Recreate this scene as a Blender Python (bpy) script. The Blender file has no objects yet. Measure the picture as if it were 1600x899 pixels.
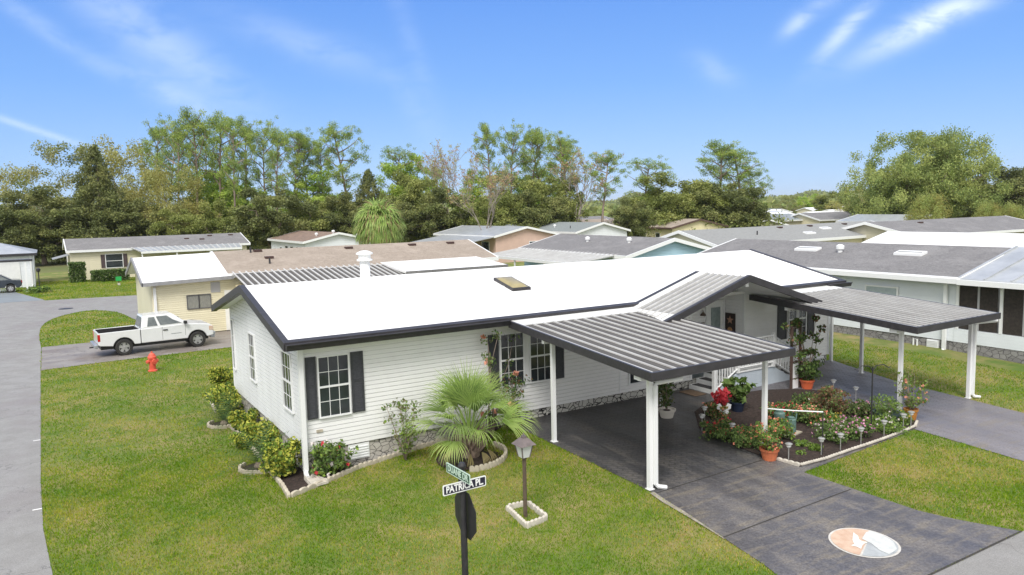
import bpy, bmesh, math, random
import numpy as np
from mathutils import Matrix, Vector
R_ = math.radians
random.seed(7); RNG = np.random.default_rng(7)
S = bpy.context.scene; COL = S.collection

# ------------------------------------------------------------------ camera
FPX, CAM, YAW, PIT, ROL = 1187.61, Vector((-4.5563, -16.3426, 5.807)), .5479, .1046, -.0236
Fw = Vector((math.sin(YAW)*math.cos(PIT), math.cos(YAW)*math.cos(PIT), -math.sin(PIT)))
R0 = Vector((math.cos(YAW), -math.sin(YAW), 0)); U0 = R0.cross(Fw)
Rt = R0*math.cos(ROL) + U0*math.sin(ROL); Up = -R0*math.sin(ROL) + U0*math.cos(ROL)
cd = bpy.data.cameras.new('camera'); cam = bpy.data.objects.new('camera', cd); COL.objects.link(cam)
m = Matrix((( Rt.x, Up.x, -Fw.x, CAM.x), (Rt.y, Up.y, -Fw.y, CAM.y), (Rt.z, Up.z, -Fw.z, CAM.z), (0, 0, 0, 1)))
cam.matrix_world = m
cd.sensor_width = 36; cd.lens = FPX/1600*36; cd.clip_start = .1; cd.clip_end = 9000
S.camera = cam

# ------------------------------------------------------------------ light
SUN_EL, SUN_AZ = 52, 222          # azimuth clockwise from +Y: behind the camera, a little left
w = bpy.data.worlds.new("World"); S.world = w; w.use_nodes = True
nt = w.node_tree; N = nt.nodes; L = nt.links
def nd(t, **k):
    n = N.new(t)
    for a, b in k.items(): setattr(n, a, b)
    return n
bg = N['Background']; bg.inputs[1].default_value = .12
sky = nd('ShaderNodeTexSky', sky_type='NISHITA', sun_disc=False)
sky.sun_elevation = R_(SUN_EL); sky.sun_rotation = R_(SUN_AZ)
sky.air_density = 1.0; sky.dust_density = .0; sky.ozone_density = 3.0; sky.altitude = 0
tc = nd('ShaderNodeTexCoord'); sx = nd('ShaderNodeSeparateXYZ'); L.new(tc.outputs['Generated'], sx.inputs[0])
def mth(op, a, b=None, c=None):
    n = nd('ShaderNodeMath', operation=op)
    for i, v in enumerate((a, b, c)):
        if v is None: continue
        if isinstance(v, (int, float)): n.inputs[i].default_value = v
        else: L.new(v, n.inputs[i])
    return n.outputs[0]
el = mth('ARCSINE', sx.outputs[2]); az = mth('ARCTAN2', sx.outputs[0], sx.outputs[1])
cx = nd('ShaderNodeCombineXYZ'); L.new(az, cx.inputs[0]); L.new(el, cx.inputs[1])
def cnoise(rot, sc, scale, lo, hi):
    mp = nd('ShaderNodeMapping'); mp.inputs['Rotation'].default_value[2] = rot; mp.inputs['Scale'].default_value = sc
    L.new(cx.outputs[0], mp.inputs[0])
    nz = nd('ShaderNodeTexNoise'); nz.inputs['Scale'].default_value = scale; nz.inputs['Detail'].default_value = 7; nz.inputs['Roughness'].default_value = .6; nz.inputs['Distortion'].default_value=.4
    L.new(mp.outputs[0], nz.inputs[0])
    r = nd('ShaderNodeMapRange', interpolation_type='SMOOTHSTEP'); L.new(nz.outputs[0], r.inputs[0])
    r.inputs[1].default_value = lo; r.inputs[2].default_value = hi
    return r.outputs[0]
def blob(a0, e0, rot, la, lb):
    da = mth('SUBTRACT', az, a0); de = mth('SUBTRACT', el, e0)
    c, s = math.cos(rot), math.sin(rot)
    u = mth('ADD', mth('MULTIPLY', da, c/la), mth('MULTIPLY', de, s/la)); v = mth('ADD', mth('MULTIPLY', da, -s/lb), mth('MULTIPLY', de, c/lb))
    d = mth('ADD', mth('MULTIPLY', u, u), mth('MULTIPLY', v, v))
    return mth('EXPONENT', mth('MULTIPLY', d, -1.0))
def dirpx(x, y):
    d = (Fw + Rt*((x-800)/FPX) - Up*((y-449.5)/FPX)).normalized()
    return math.atan2(d.x, d.y), math.asin(d.z)
cl = None
for (x, y, rot, la, lb, st) in [(1440, 40, .42, .070, .014, .72), (1480, 22, .2, .045, .012, .4), (1320, 48, .8, .042, .010, .62), (1245, 38, .6, .02, .009, .45), (1115, 108, -.5, .03, .014, .22), (1290,5,.3,.03,.01,.3),
                               (240, 60, -.62, .12, .028, .36), (60, 205, -.35, .07, .004, .36), (270,150,-.45,.07,.014,.28), (640, 60, -1.25, .1, .013, .09), (480, 70, -.3, .1, .02, .2), (70,45,-.6,.07,.01,.22), (640,160,-1.0,.05,.015,.1)]:
    a0, e0 = dirpx(x, y)
    b = mth('MULTIPLY', blob(a0, e0, rot, la, lb), st)
    cl = b if cl is None else mth('ADD', cl, b)
n1 = cnoise(.3, (6, 14, 1), 2.6, .25, .62)
cl = mth('MULTIPLY', cl, mth('ADD', mth('MULTIPLY', n1, .8), .2))
cl = mth('MINIMUM', mth('MULTIPLY', cl, 1.0), .85)
hs = nd('ShaderNodeHueSaturation'); hs.inputs['Hue'].default_value = .5; hs.inputs['Saturation'].default_value = 1.0; hs.inputs['Value'].default_value = 1.0
L.new(sky.outputs[0], hs.inputs['Color'])
SKY_TINT = nd('ShaderNodeMix', data_type='RGBA', blend_type='MULTIPLY'); SKY_TINT.inputs[0].default_value = 1
L.new(hs.outputs[0], SKY_TINT.inputs[6]); SKY_TINT.inputs[7].default_value = (1, 1, 1, 1)
er = nd('ShaderNodeMapRange'); L.new(el, er.inputs[0]); er.inputs[1].default_value = -.02; er.inputs[2].default_value = .6
cr = nd('ShaderNodeValToRGB'); L.new(er.outputs[0], cr.inputs[0]); E_ = cr.color_ramp.elements
E_[0].position = 0; E_[0].color = (.40, .63, 1.0, 1); E_[1].position = 1; E_[1].color = (.09, .24, .72, 1)
for p_, c_ in ((.12, (.33, .57, 1.0, 1)), (.28, (.20, .45, 1.0, 1)), (.5, (.115, .33, .95, 1))):
    q_ = E_.new(p_); q_.color = c_
gsc = nd('ShaderNodeVectorMath', operation='SCALE'); L.new(cr.outputs[0], gsc.inputs[0]); gsc.inputs[3].default_value = 5.6
gm = nd('ShaderNodeMix', data_type='RGBA'); gm.inputs[0].default_value = .85; L.new(SKY_TINT.outputs[2], gm.inputs[6]); L.new(gsc.outputs[0], gm.inputs[7])
mx = nd('ShaderNodeMix', data_type='RGBA'); L.new(cl, mx.inputs[0]); L.new(gm.outputs[2], mx.inputs[6]); mx.inputs[7].default_value = (5.4, 6.2, 7.4, 1)
# unseen bright cloud deck added overhead and behind the camera as soft neutral fill
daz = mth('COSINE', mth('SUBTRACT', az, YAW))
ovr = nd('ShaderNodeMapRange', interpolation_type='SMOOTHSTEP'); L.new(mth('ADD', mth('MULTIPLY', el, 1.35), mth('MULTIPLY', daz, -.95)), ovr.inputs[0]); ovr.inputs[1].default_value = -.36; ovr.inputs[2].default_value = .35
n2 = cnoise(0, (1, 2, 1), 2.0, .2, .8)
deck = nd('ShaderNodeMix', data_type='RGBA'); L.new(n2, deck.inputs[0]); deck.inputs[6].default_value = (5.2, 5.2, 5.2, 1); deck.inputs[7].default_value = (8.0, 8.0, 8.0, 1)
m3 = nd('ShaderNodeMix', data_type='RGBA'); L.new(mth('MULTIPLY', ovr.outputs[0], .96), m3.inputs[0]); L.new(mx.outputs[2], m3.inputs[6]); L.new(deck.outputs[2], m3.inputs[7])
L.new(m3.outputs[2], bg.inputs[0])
sl = bpy.data.lights.new('sun', 'SUN'); sl.energy = 2.3; sl.angle = R_(24); sl.color = (1, .965, .91)
so = bpy.data.objects.new('sun', sl); COL.objects.link(so)
a, e = R_(SUN_AZ), R_(SUN_EL)
so.rotation_euler = Vector((math.sin(a)*math.cos(e), math.cos(a)*math.cos(e), math.sin(e))).to_track_quat('Z', 'Y').to_euler()
S.view_settings.view_transform = 'Standard'; S.view_settings.look = 'None'; S.view_settings.gamma = 1
S.view_settings.use_curve_mapping = False; S.view_settings.exposure = .55

# ------------------------------------------------------------------ terrain height and pixel -> ground
def sst(a, b, x):
    t = min(1, max(0, (x-a)/(b-a))); return t*t*(3-2*t)
def gz(x, y):
    return .3*sst(.5, 6, x)*(1-min(1, max(0, (-1-y)/8)))*(1-sst(8, 16, y))*(1-sst(26, 40, x))
def ray(x, y): return Fw + Rt*((x-800)/FPX) - Up*((y-449.5)/FPX)
def G(x, y, dz=0):
    z = 0; d = ray(x, y)
    for _ in range(12):
        t = (z+dz-CAM.z)/d.z; p = CAM+d*t; z = gz(p.x, p.y)
    return Vector((p.x, p.y, z))
def AT(x, y, depth):               # the point at that forward distance
    d = ray(x, y); return CAM + d*depth

# ------------------------------------------------------------------ materials
def srgb(r, g, b):
    f = lambda c: ((c/255+.055)/1.055)**2.4 if c/255 > .04045 else c/255/12.92
    return (f(r), f(g), f(b), 1)
MATS = {}
def mat(name, c1, c2=None, scale=3, rough=.7, bump=0, bscale=None, stretch=(1, 1, 1), lo=.35, hi=.65, metal=0, spec=.5, detail=5, c3=None, s3=.6, trans=0, r2=None, coat=0, coords='Object'):
    if name in MATS: return MATS[name]
    M = bpy.data.materials.new(name); M.use_nodes = True; nt = M.node_tree; P = nt.nodes['Principled BSDF']
    MATS[name] = M
    P.inputs['Roughness'].default_value = rough; P.inputs['Metallic'].default_value = metal
    P.inputs['Specular IOR Level'].default_value = spec; P.inputs['Coat Weight'].default_value = coat
    c1 = tuple(c1)[:3]+(1,); P.inputs['Base Color'].default_value = c1
    if c2 is None and not bump: return M
    tc = nt.nodes.new('ShaderNodeTexCoord'); mp = nt.nodes.new('ShaderNodeMapping'); mp.inputs['Scale'].default_value = stretch
    nt.links.new(tc.outputs[coords], mp.inputs[0])
    def noise(s, det=detail):
        n = nt.nodes.new('ShaderNodeTexNoise'); n.inputs['Scale'].default_value = s; n.inputs['Detail'].default_value = det; n.inputs['Roughness'].default_value = .65
        nt.links.new(mp.outputs[0], n.inputs[0]); return n
    if c2 is not None:
        n = noise(scale); r = nt.nodes.new('ShaderNodeMapRange'); r.inputs[1].default_value = lo; r.inputs[2].default_value = hi
        nt.links.new(n.outputs[0], r.inputs[0])
        x = nt.nodes.new('ShaderNodeMix'); x.data_type = 'RGBA'; nt.links.new(r.outputs[0], x.inputs[0])
        x.inputs[6].default_value = c1; x.inputs[7].default_value = tuple(c2)[:3]+(1,); out = x.outputs[2]
        if r2 is not None:
            rr = nt.nodes.new('ShaderNodeMapRange'); nt.links.new(r.outputs[0], rr.inputs[0]); rr.inputs[3].default_value = rough; rr.inputs[4].default_value = r2
            nt.links.new(rr.outputs[0], P.inputs['Roughness'])
        if c3 is not None:
            n3 = noise(s3, 3); r3 = nt.nodes.new('ShaderNodeMapRange'); r3.inputs[1].default_value = .48; r3.inputs[2].default_value = .68
            nt.links.new(n3.outputs[0], r3.inputs[0])
            y = nt.nodes.new('ShaderNodeMix'); y.data_type = 'RGBA'; nt.links.new(r3.outputs[0], y.inputs[0]); nt.links.new(out, y.inputs[6]); y.inputs[7].default_value = tuple(c3)[:3]+(1,); out = y.outputs[2]
        nt.links.new(out, P.inputs['Base Color'])
    if bump:
        b = nt.nodes.new('ShaderNodeBump'); b.inputs['Strength'].default_value = bump; b.inputs['Distance'].default_value = .02
        n = noise(bscale or scale*4); nt.links.new(n.outputs[0], b.inputs['Height']); nt.links.new(b.outputs[0], P.inputs['Normal'])
    return M
def leafmat(name, c1, c2, scale=.8, tr=.25):
    if name in MATS: return MATS[name]
    M = mat(name, c1, c2, scale=scale, rough=.6, spec=.25, lo=.35, hi=.65); nt = M.node_tree
    P = nt.nodes['Principled BSDF']; o = nt.nodes['Material Output']
    t = nt.nodes.new('ShaderNodeBsdfTranslucent'); mx = nt.nodes.new('ShaderNodeMixShader'); mx.inputs[0].default_value = tr
    src = P.inputs['Base Color'].links[0].from_socket; nt.links.new(src, t.inputs[0])
    nt.links.new(P.outputs[0], mx.inputs[1]); nt.links.new(t.outputs[0], mx.inputs[2]); nt.links.new(mx.outputs[0], o.inputs[0])
    return M
def stone(name, c1, c2, mortar, scale=3.4, wd=.06):
    if name in MATS: return MATS[name]
    M = bpy.data.materials.new(name); M.use_nodes = True; nt = M.node_tree; P = nt.nodes['Principled BSDF']; MATS[name] = M
    n = lambda t: nt.nodes.new(t); lk = nt.links.new
    tc = n('ShaderNodeTexCoord'); mp = n('ShaderNodeMapping'); mp.inputs['Scale'].default_value = (1, 1, 1.45); lk(tc.outputs['Object'], mp.inputs[0])
    nz = n('ShaderNodeTexNoise'); nz.inputs['Scale'].default_value = 4; lk(mp.outputs[0], nz.inputs[0])
    ad = n('ShaderNodeMix'); ad.data_type = 'RGBA'; ad.blend_type = 'LINEAR_LIGHT'; ad.inputs[0].default_value = .045; lk(mp.outputs[0], ad.inputs[6]); lk(nz.outputs['Color'], ad.inputs[7])
    v = n('ShaderNodeTexVoronoi'); v.feature = 'DISTANCE_TO_EDGE'; v.inputs['Scale'].default_value = scale; lk(ad.outputs[2], v.inputs[0])
    v2 = n('ShaderNodeTexVoronoi'); v2.inputs['Scale'].default_value = scale; lk(ad.outputs[2], v2.inputs[0])
    r = n('ShaderNodeMapRange'); r.inputs[1].default_value = wd*.7; r.inputs[2].default_value = wd*1.3; lk(v.outputs[0], r.inputs[0])
    sp = n('ShaderNodeSeparateColor'); lk(v2.outputs['Color'], sp.inputs[0])
    x = n('ShaderNodeMix'); x.data_type = 'RGBA'; lk(sp.outputs[0], x.inputs[0]); x.inputs[6].default_value = c1; x.inputs[7].default_value = c2
    nf = n('ShaderNodeTexNoise'); nf.inputs['Scale'].default_value = 22; nf.inputs['Detail'].default_value = 6; lk(mp.outputs[0], nf.inputs[0])
    mm = n('ShaderNodeMix'); mm.data_type = 'RGBA'; mm.blend_type = 'MULTIPLY'; mm.inputs[0].default_value = .35; lk(x.outputs[2], mm.inputs[6]); lk(nf.outputs[0], mm.inputs[7])
    y = n('ShaderNodeMix'); y.data_type = 'RGBA'; lk(r.outputs[0], y.inputs[0]); y.inputs[6].default_value = mortar; lk(mm.outputs[2], y.inputs[7])
    lk(y.outputs[2], P.inputs['Base Color']); P.inputs['Roughness'].default_value = .85
    b = n('ShaderNodeBump'); b.inputs['Strength'].default_value = .8; b.inputs['Distance'].default_value = .03; lk(r.outputs[0], b.inputs['Height']); lk(b.outputs[0], P.inputs['Normal'])
    return M
def siding(name, c, pitch=.115, depth=.6, rough=.55):       # lap boards in relief (object z)
    if name in MATS: return MATS[name]
    M = mat(name, c, tuple(k*.93 for k in c[:3]), scale=1.2, rough=rough); nt = M.node_tree; P = nt.nodes['Principled BSDF']
    n = lambda t: nt.nodes.new(t); lk = nt.links.new
    tc = n('ShaderNodeTexCoord'); sp = n('ShaderNodeSeparateXYZ'); lk(tc.outputs['Object'], sp.inputs[0])
    d = n('ShaderNodeMath'); d.operation = 'DIVIDE'; lk(sp.outputs[2], d.inputs[0]); d.inputs[1].default_value = pitch
    f = n('ShaderNodeMath'); f.operation = 'FRACT'; lk(d.outputs[0], f.inputs[0])
    i = n('ShaderNodeMath'); i.operation = 'SUBTRACT'; i.inputs[0].default_value = 1; lk(f.outputs[0], i.inputs[1])
    b = n('ShaderNodeBump'); b.inputs['Strength'].default_value = depth; b.inputs['Distance'].default_value = .015; lk(i.outputs[0], b.inputs['Height']); lk(b.outputs[0], P.inputs['Normal'])
    return M
def glassmat(name, c=(.02, .025, .03, 1), rough=.08):
    return mat(name, c, tuple(k*1.9 for k in c[:3]), scale=1.7, rough=rough, spec=.8)

WHITE = mat('white_paint', (.80, .81, .81), (.74, .75, .75), scale=4, rough=.45)
TRIM = mat('white_trim', (.78, .79, .80), rough=.4)
ROOFW = mat('white_roof_membrane', (.88, .88, .88), (.84, .84, .85), scale=.7, rough=.5, stretch=(.3, 1, 1), c3=(.80,.80,.80), s3=.9)
VINYL = mat('white_vinyl', (.83, .83, .83), (.79, .79, .79), scale=1.3, rough=.5)
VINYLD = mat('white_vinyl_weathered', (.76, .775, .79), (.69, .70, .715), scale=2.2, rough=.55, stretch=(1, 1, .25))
DARK = mat('charcoal_trim', (.024, .023, .026), (.042, .039, .044), scale=9, rough=.45, stretch=(.4, 1, 1))
SHUT = mat('charcoal_shutter', (.028, .03, .038), (.05, .052, .06), scale=25, rough=.55)
GLASS = glassmat('window_glass')
PAN = mat('weathered_pan', (.125, .12, .116), (.07, .066, .063), scale=1.5, rough=.75, spec=.2, stretch=(9, .45, 1), lo=.3, hi=.72)
PANL = mat('light_pan', (.30, .305, .305), (.22, .22, .22), scale=1.5, rough=.55, stretch=(.4, 9, 1))
RIB = mat('rib_metal', (.60, .60, .59), (.46, .45, .44), scale=2, rough=.5, stretch=(3, .5, 1))
PANW = mat('white_pan', (.74, .75, .74), (.6, .6, .58), scale=2.5, rough=.45)
SHING = mat('grey_shingle', (.20, .195, .20), (.145, .142, .148), scale=6, rough=.9, bump=.35, bscale=26, stretch=(1, 1, 3), c3=(.215, .21, .215), s3=.8)
SHINGB = mat('tan_shingle', (.32, .27, .225), (.26, .215, .178), scale=5, rough=.9, bump=.35, bscale=26, stretch=(1, 1, 3), c3=(.35, .295, .25), s3=.8)
SHINGG = mat('greenish_grey_shingle', (.22, .245, .25), (.17, .19, .195), scale=5, rough=.9, bump=.3, bscale=24)
METR = mat('galvanised_roofing', (.47, .49, .51), (.36, .38, .40), scale=1.2, rough=.35, metal=.25)
MULCH = mat('dark_mulch', (.022, .014, .011), (.065, .042, .034), scale=14, rough=.95, bump=1, bscale=30, lo=.4, hi=.7)
BARK = mat('bark', (.20, .155, .125), (.34, .27, .225), scale=4, rough=.95, bump=.6, stretch=(1, 1, .3))
BARKG = mat('pale_bark', (.33, .29, .25), (.2, .17, .15), scale=3, rough=.95, stretch=(1, 1, .3))
TERRA = mat('terracotta', (.58, .17, .07), (.45, .13, .06), scale=6, rough=.7)
CONC = mat('cast_concrete', (.52, .47, .38), (.36, .32, .25), scale=5, rough=.9, bump=.2, bscale=30)
CONCW = mat('pale_cast_concrete', (.60, .56, .49), (.42, .39, .34), scale=6, rough=.9)

# ------------------------------------------------------------------ mesh builder
class MB:
    def __init__(s): s.v = []; s.f = []; s.m = []; s.M = Matrix()
    def add(s, vs, fs, mi=0):
        n = len(s.v); s.v += [tuple(s.M @ Vector(v)) for v in vs]; s.f += [tuple(i+n for i in f) for f in fs]; s.m += [mi]*len(fs)
    def box(s, x0, x1, y0, y1, z0, z1, mi=0):
        s.add([(x0,y0,z0),(x1,y0,z0),(x1,y1,z0),(x0,y1,z0),(x0,y0,z1),(x1,y0,z1),(x1,y1,z1),(x0,y1,z1)],
              [(0,3,2,1),(4,5,6,7),(0,1,5,4),(1,2,6,5),(2,3,7,6),(3,0,4,7)], mi)
    def hexa(s, b, t, mi=0):      # four bottom, four top points
        s.add(list(b)+list(t), [(0,3,2,1),(4,5,6,7),(0,1,5,4),(1,2,6,5),(2,3,7,6),(3,0,4,7)], mi)
    def poly(s, pts, mi=0): s.add(pts, [tuple(range(len(pts)))], mi)
    def slab(s, pts, th, mi=0, off=None):   # polygon (ccw from above) with thickness downwards
        n = len(pts); d = Vector((0, 0, -th))
        b = [tuple(Vector(p)+d) for p in pts]
        s.add(list(pts)+b, [tuple(range(n)), tuple(range(2*n-1, n-1, -1))]+[(i, i+n, (i+1)%n+n, (i+1)%n) for i in range(n)], mi)
    def tube(s, pts, r, n=8, mi=0, cap=True):
        pts = [Vector(p) for p in pts]; rs = r if isinstance(r, (list, tuple)) else [r]*len(pts)
        base = len(s.v); vs = []; fs = []
        for i, p in enumerate(pts):
            t = (pts[min(i+1, len(pts)-1)]-pts[max(i-1, 0)]).normalized()
            a = t.cross(Vector((0, 0, 1)) if abs(t.z) < .9 else Vector((1, 0, 0))).normalized(); b = t.cross(a)
            for k in range(n):
                an = 2*math.pi*k/n; vs.append(tuple(p+(a*math.cos(an)+b*math.sin(an))*rs[i]))
        for i in range(len(pts)-1):
            for k in range(n): fs.append((i*n+k, i*n+(k+1)%n, (i+1)*n+(k+1)%n, (i+1)*n+k))
        if cap: fs += [tuple(range(n-1, -1, -1)), tuple(range((len(pts)-1)*n, len(pts)*n))]
        s.add(vs, fs, mi)
    def lathe(s, prof, n=16, mi=0, c=(0, 0, 0), cap=True):    # [(r, z)]
        vs = []; fs = []
        for r, z in prof:
            for k in range(n):
                a = 2*math.pi*k/n; vs.append((c[0]+r*math.cos(a), c[1]+r*math.sin(a), c[2]+z))
        for i in range(len(prof)-1):
            for k in range(n): fs.append((i*n+k, i*n+(k+1)%n, (i+1)*n+(k+1)%n, (i+1)*n+k))
        if cap: fs += [tuple(range(n-1, -1, -1)), tuple(range((len(prof)-1)*n, len(prof)*n))]
        s.add(vs, fs, mi)
    def build(s, name, mats, parent=None, smooth=False, bevel=0, kind=None):
        me = bpy.data.meshes.new(name); me.from_pydata(s.v, [], s.f); me.update()
        for mm in (mats if isinstance(mats, (list, tuple)) else [mats]): me.materials.append(mm)
        me.polygons.foreach_set('material_index', s.m)
        if smooth: me.polygons.foreach_set('use_smooth', [True]*len(s.f))
        o = bpy.data.objects.new(name, me); COL.objects.link(o)
        if parent is not None: o.parent = parent
        if bevel:
            b = o.modifiers.new('bevel', 'BEVEL'); b.width = bevel; b.segments = 2; b.limit_method = 'ANGLE'; b.angle_limit = R_(35)
        if kind: o['kind'] = kind
        return o
def tag(o, label, cat, group=None):
    o['label'] = label; o['category'] = cat
    if group: o['group'] = group
    return o
def thing(name, label, cat, loc=(0, 0, 0), rz=0, group=None):
    o = bpy.data.objects.new(name, None); COL.objects.link(o); o.location = loc; o.rotation_euler = (0, 0, rz); o.empty_display_size = .2
    return tag(o, label, cat, group)
def kids(o): return [c for c in bpy.data.objects if c.parent == o]
def copy_tree(o, loc=None, rz=None, sc=None, label=None, parent=None, ch=None):
    c = o.copy(); COL.objects.link(c)
    if parent is not None: c.parent = parent
    if loc is not None: c.location = loc
    if rz is not None: c.rotation_euler = (0, 0, rz)
    if sc is not None: c.scale = sc
    if label: c['label'] = label
    for k in kids(o): copy_tree(k, parent=c)
    return c
def quadmesh(name, V, F, mats, mi=None, parent=None, kind=None, smooth=False):   # V (n,3), F (m,k) arrays
    me = bpy.data.meshes.new(name); k = F.shape[1]
    me.vertices.add(len(V)); me.vertices.foreach_set('co', V.astype(np.float32).ravel())
    me.loops.add(F.size); me.loops.foreach_set('vertex_index', F.astype(np.int32).ravel())
    me.polygons.add(len(F)); me.polygons.foreach_set('loop_start', np.arange(0, F.size, k, dtype=np.int32))
    me.polygons.foreach_set('loop_total', np.full(len(F), k, dtype=np.int32))
    for mm in (mats if isinstance(mats, (list, tuple)) else [mats]): me.materials.append(mm)
    if mi is not None: me.polygons.foreach_set('material_index', mi.astype(np.int32))
    me.update(calc_edges=True); me.validate()
    o = bpy.data.objects.new(name, me); COL.objects.link(o)
    if parent is not None: o.parent = parent
    if kind: o['kind'] = kind
    return o
def leafcloud(C, size, asp=.6, up=0.0, rng=RNG):     # leaf quads at C (n,3)
    n = len(C); d = rng.normal(size=(n, 3)); d[:, 2] += up; d /= np.linalg.norm(d, axis=1)[:, None]
    e = rng.normal(size=(n, 3)); e -= (e*d).sum(1)[:, None]*d; e /= np.linalg.norm(e, axis=1)[:, None]
    sz = (size*(.6+.8*rng.random(n)))[:, None]
    a = d*sz*.5; b = e*sz*.5*asp
    V = np.stack([C-a, C-a*.1+b, C+a, C-a*.1-b], 1).reshape(-1, 3)
    return V, np.arange(4*n).reshape(n, 4)

# ------------------------------------------------------------------ ground sheets
GX = sorted(set([-60, -40, -30, -20] + list(range(-14, 45, 1)) + [50, 60, 80]))
GY = sorted(set([-60, -40, -25] + list(range(-18, 18, 1)) + [20, 24, 30, 40, 60, 80]))
def sheet(name, pts, off, material, kind='structure'):
    bm = bmesh.new(); vs = [bm.verts.new((x, y, 0)) for x, y in pts]; f = bm.faces.new(vs); bm.normal_update()
    if f.normal.z < 0: f.normal_flip()
    bmesh.ops.triangulate(bm, faces=bm.faces[:])
    xs = [p[0] for p in pts]; ys = [p[1] for p in pts]
    for g in GX:
        if min(xs) < g < max(xs): bmesh.ops.bisect_plane(bm, geom=bm.verts[:]+bm.edges[:]+bm.faces[:], plane_co=(g, 0, 0), plane_no=(1, 0, 0), dist=1e-5)
    for g in GY:
        if min(ys) < g < max(ys): bmesh.ops.bisect_plane(bm, geom=bm.verts[:]+bm.edges[:]+bm.faces[:], plane_co=(0, g, 0), plane_no=(0, 1, 0), dist=1e-5)
    for v in bm.verts: v.co.z = gz(v.co.x, v.co.y)+off
    bm.normal_update()
    for f in bm.faces:
        if f.normal.z < 0: f.normal_flip()
    me = bpy.data.meshes.new(name); bm.to_mesh(me); bm.free(); me.materials.append(material)
    o = bpy.data.objects.new(name, me); COL.objects.link(o); o['kind'] = kind
    return o
def arc(cx_, cy_, r, a0, a1, n=10): return [(cx_+r*math.cos(R_(a0+(a1-a0)*i/n)), cy_+r*math.sin(R_(a0+(a1-a0)*i/n))) for i in range(n+1)]

# lawn material, shared patch noise between the soil sheet and the blades
LAWN = mat('lawn_soil', (.10, .16, .02), (.27, .22, .09), scale=.55, rough=.95, bump=.7, bscale=24, lo=.38, hi=.66, c3=(.09, .15, .02), s3=1.3, coords='Object')
FIELD = mat('far_ground', (.10, .13, .035), (.16, .15, .06), scale=.05, rough=.95)
ROAD = mat('asphalt_road', (.225, .221, .215), (.268, .262, .255), scale=1.5, rough=.75, bump=.35, bscale=70, c3=(.22, .205, .205), s3=.3, r2=.6)
ROADT = mat('truck_drive_concrete', (.27, .255, .245), (.20, .175, .16), scale=1.1, rough=.7, r2=.45, c3=(.17,.14,.125), s3=.5)
g = []
GV = [(x, y, gz(x, y)) for y in GY for x in GX]; nx = len(GX)
m_ = MB(); m_.v = GV; m_.f = [(j*nx+i, j*nx+i+1, (j+1)*nx+i+1, (j+1)*nx+i) for j in range(len(GY)-1) for i in range(nx-1)]; m_.m = [0]*len(m_.f)
lawn = m_.build('lawn', LAWN, kind='structure')
m_ = MB(); X = 5000; a0, a1, b0, b1 = GX[0], GX[-1], GY[0], GY[-1]
for q in ([(-X,-X),(X,-X),(X,b0),(-X,b0)], [(-X,b1),(X,b1),(X,X),(-X,X)], [(-X,b0),(a0,b0),(a0,b1),(-X,b1)], [(a1,b0),(X,b0),(X,b1),(a1,b1)]): m_.poly([(x, y, 0) for x, y in q])
m_.build('ground', FIELD, kind='structure')
ROADP = [(-60,-17),(60,-17),(60,-10.1),(1,-10.1),(-1.5,-9.4),(-3.4,-7.5),(-4.4,-5),(-4.85,-2.5),(-5,0),(-5.05,3),(-5.1,17.6),(-5.1,23.7),(-5.2,28),(-5.15,31),(-4.95,33.2),(-4.6,34.9),(-4.1,36.2),(-3.5,37.2),(-2.9,37.9),(-2.4,38.0),
         (-1.7,37.2),(-1.15,35.8),(-.85,33.8),(-.62,31.5),(-.5,30.9),(.2,30.9),(2,37),(60,38.3),(60,45.8),(.7,46),(-4.9,47),(-6.9,56),(-14,56),(-14,47),(-60,47),(-60,38),(-12,38),(-12,-10.1),(-60,-10.1)]
def cracks(M, col, sc=.35, wd=.004):
    nt = M.node_tree; P = nt.nodes['Principled BSDF']; n = lambda t: nt.nodes.new(t); lk = nt.links.new; old = P.inputs['Base Color'].links[0].from_socket
    tc = n('ShaderNodeTexCoord'); nz = n('ShaderNodeTexNoise'); nz.inputs['Scale'].default_value = 1.1; nz.inputs['Detail'].default_value = 6; lk(tc.outputs['Object'], nz.inputs[0])
    ad = n('ShaderNodeMix'); ad.data_type = 'RGBA'; ad.blend_type = 'LINEAR_LIGHT'; ad.inputs[0].default_value = .8; lk(tc.outputs['Object'], ad.inputs[6]); lk(nz.outputs['Color'], ad.inputs[7])
    v = n('ShaderNodeTexVoronoi'); v.feature = 'DISTANCE_TO_EDGE'; v.inputs['Scale'].default_value = sc; lk(ad.outputs[2], v.inputs[0])
    r = n('ShaderNodeMapRange'); r.inputs[1].default_value = wd*.4; r.inputs[2].default_value = wd; r.inputs[3].default_value = .75; r.inputs[4].default_value = 0; lk(v.outputs[0], r.inputs[0])
    g_ = n('ShaderNodeTexNoise'); g_.inputs['Scale'].default_value = 60; g_.inputs['Detail'].default_value = 3; lk(tc.outputs['Object'], g_.inputs[0])
    mm = n('ShaderNodeMix'); mm.data_type = 'RGBA'; mm.blend_type = 'OVERLAY'; mm.inputs[0].default_value = .55; lk(old, mm.inputs[6]); lk(g_.outputs[0], mm.inputs[7])
    y = n('ShaderNodeMix'); y.data_type = 'RGBA'; lk(r.outputs[0], y.inputs[0]); lk(mm.outputs[2], y.inputs[6]); y.inputs[7].default_value = col; lk(y.outputs[2], P.inputs['Base Color'])
cracks(ROAD, (.13, .125, .125, 1)); cracks(ROADT, (.09, .08, .075, 1), .3)
sheet('road', ROADP, .012, ROAD)
TRUCKD = [(-5.08,17.7),(-3,18.0),(0,18.15),(4.6,18.3),(4.6,23.3),(-.45,23.3),(-.45,23.9),(-2.5,23.9),(-5.08,23.9)]
sheet('side_driveway', TRUCKD, .012, ROADT)
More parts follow.
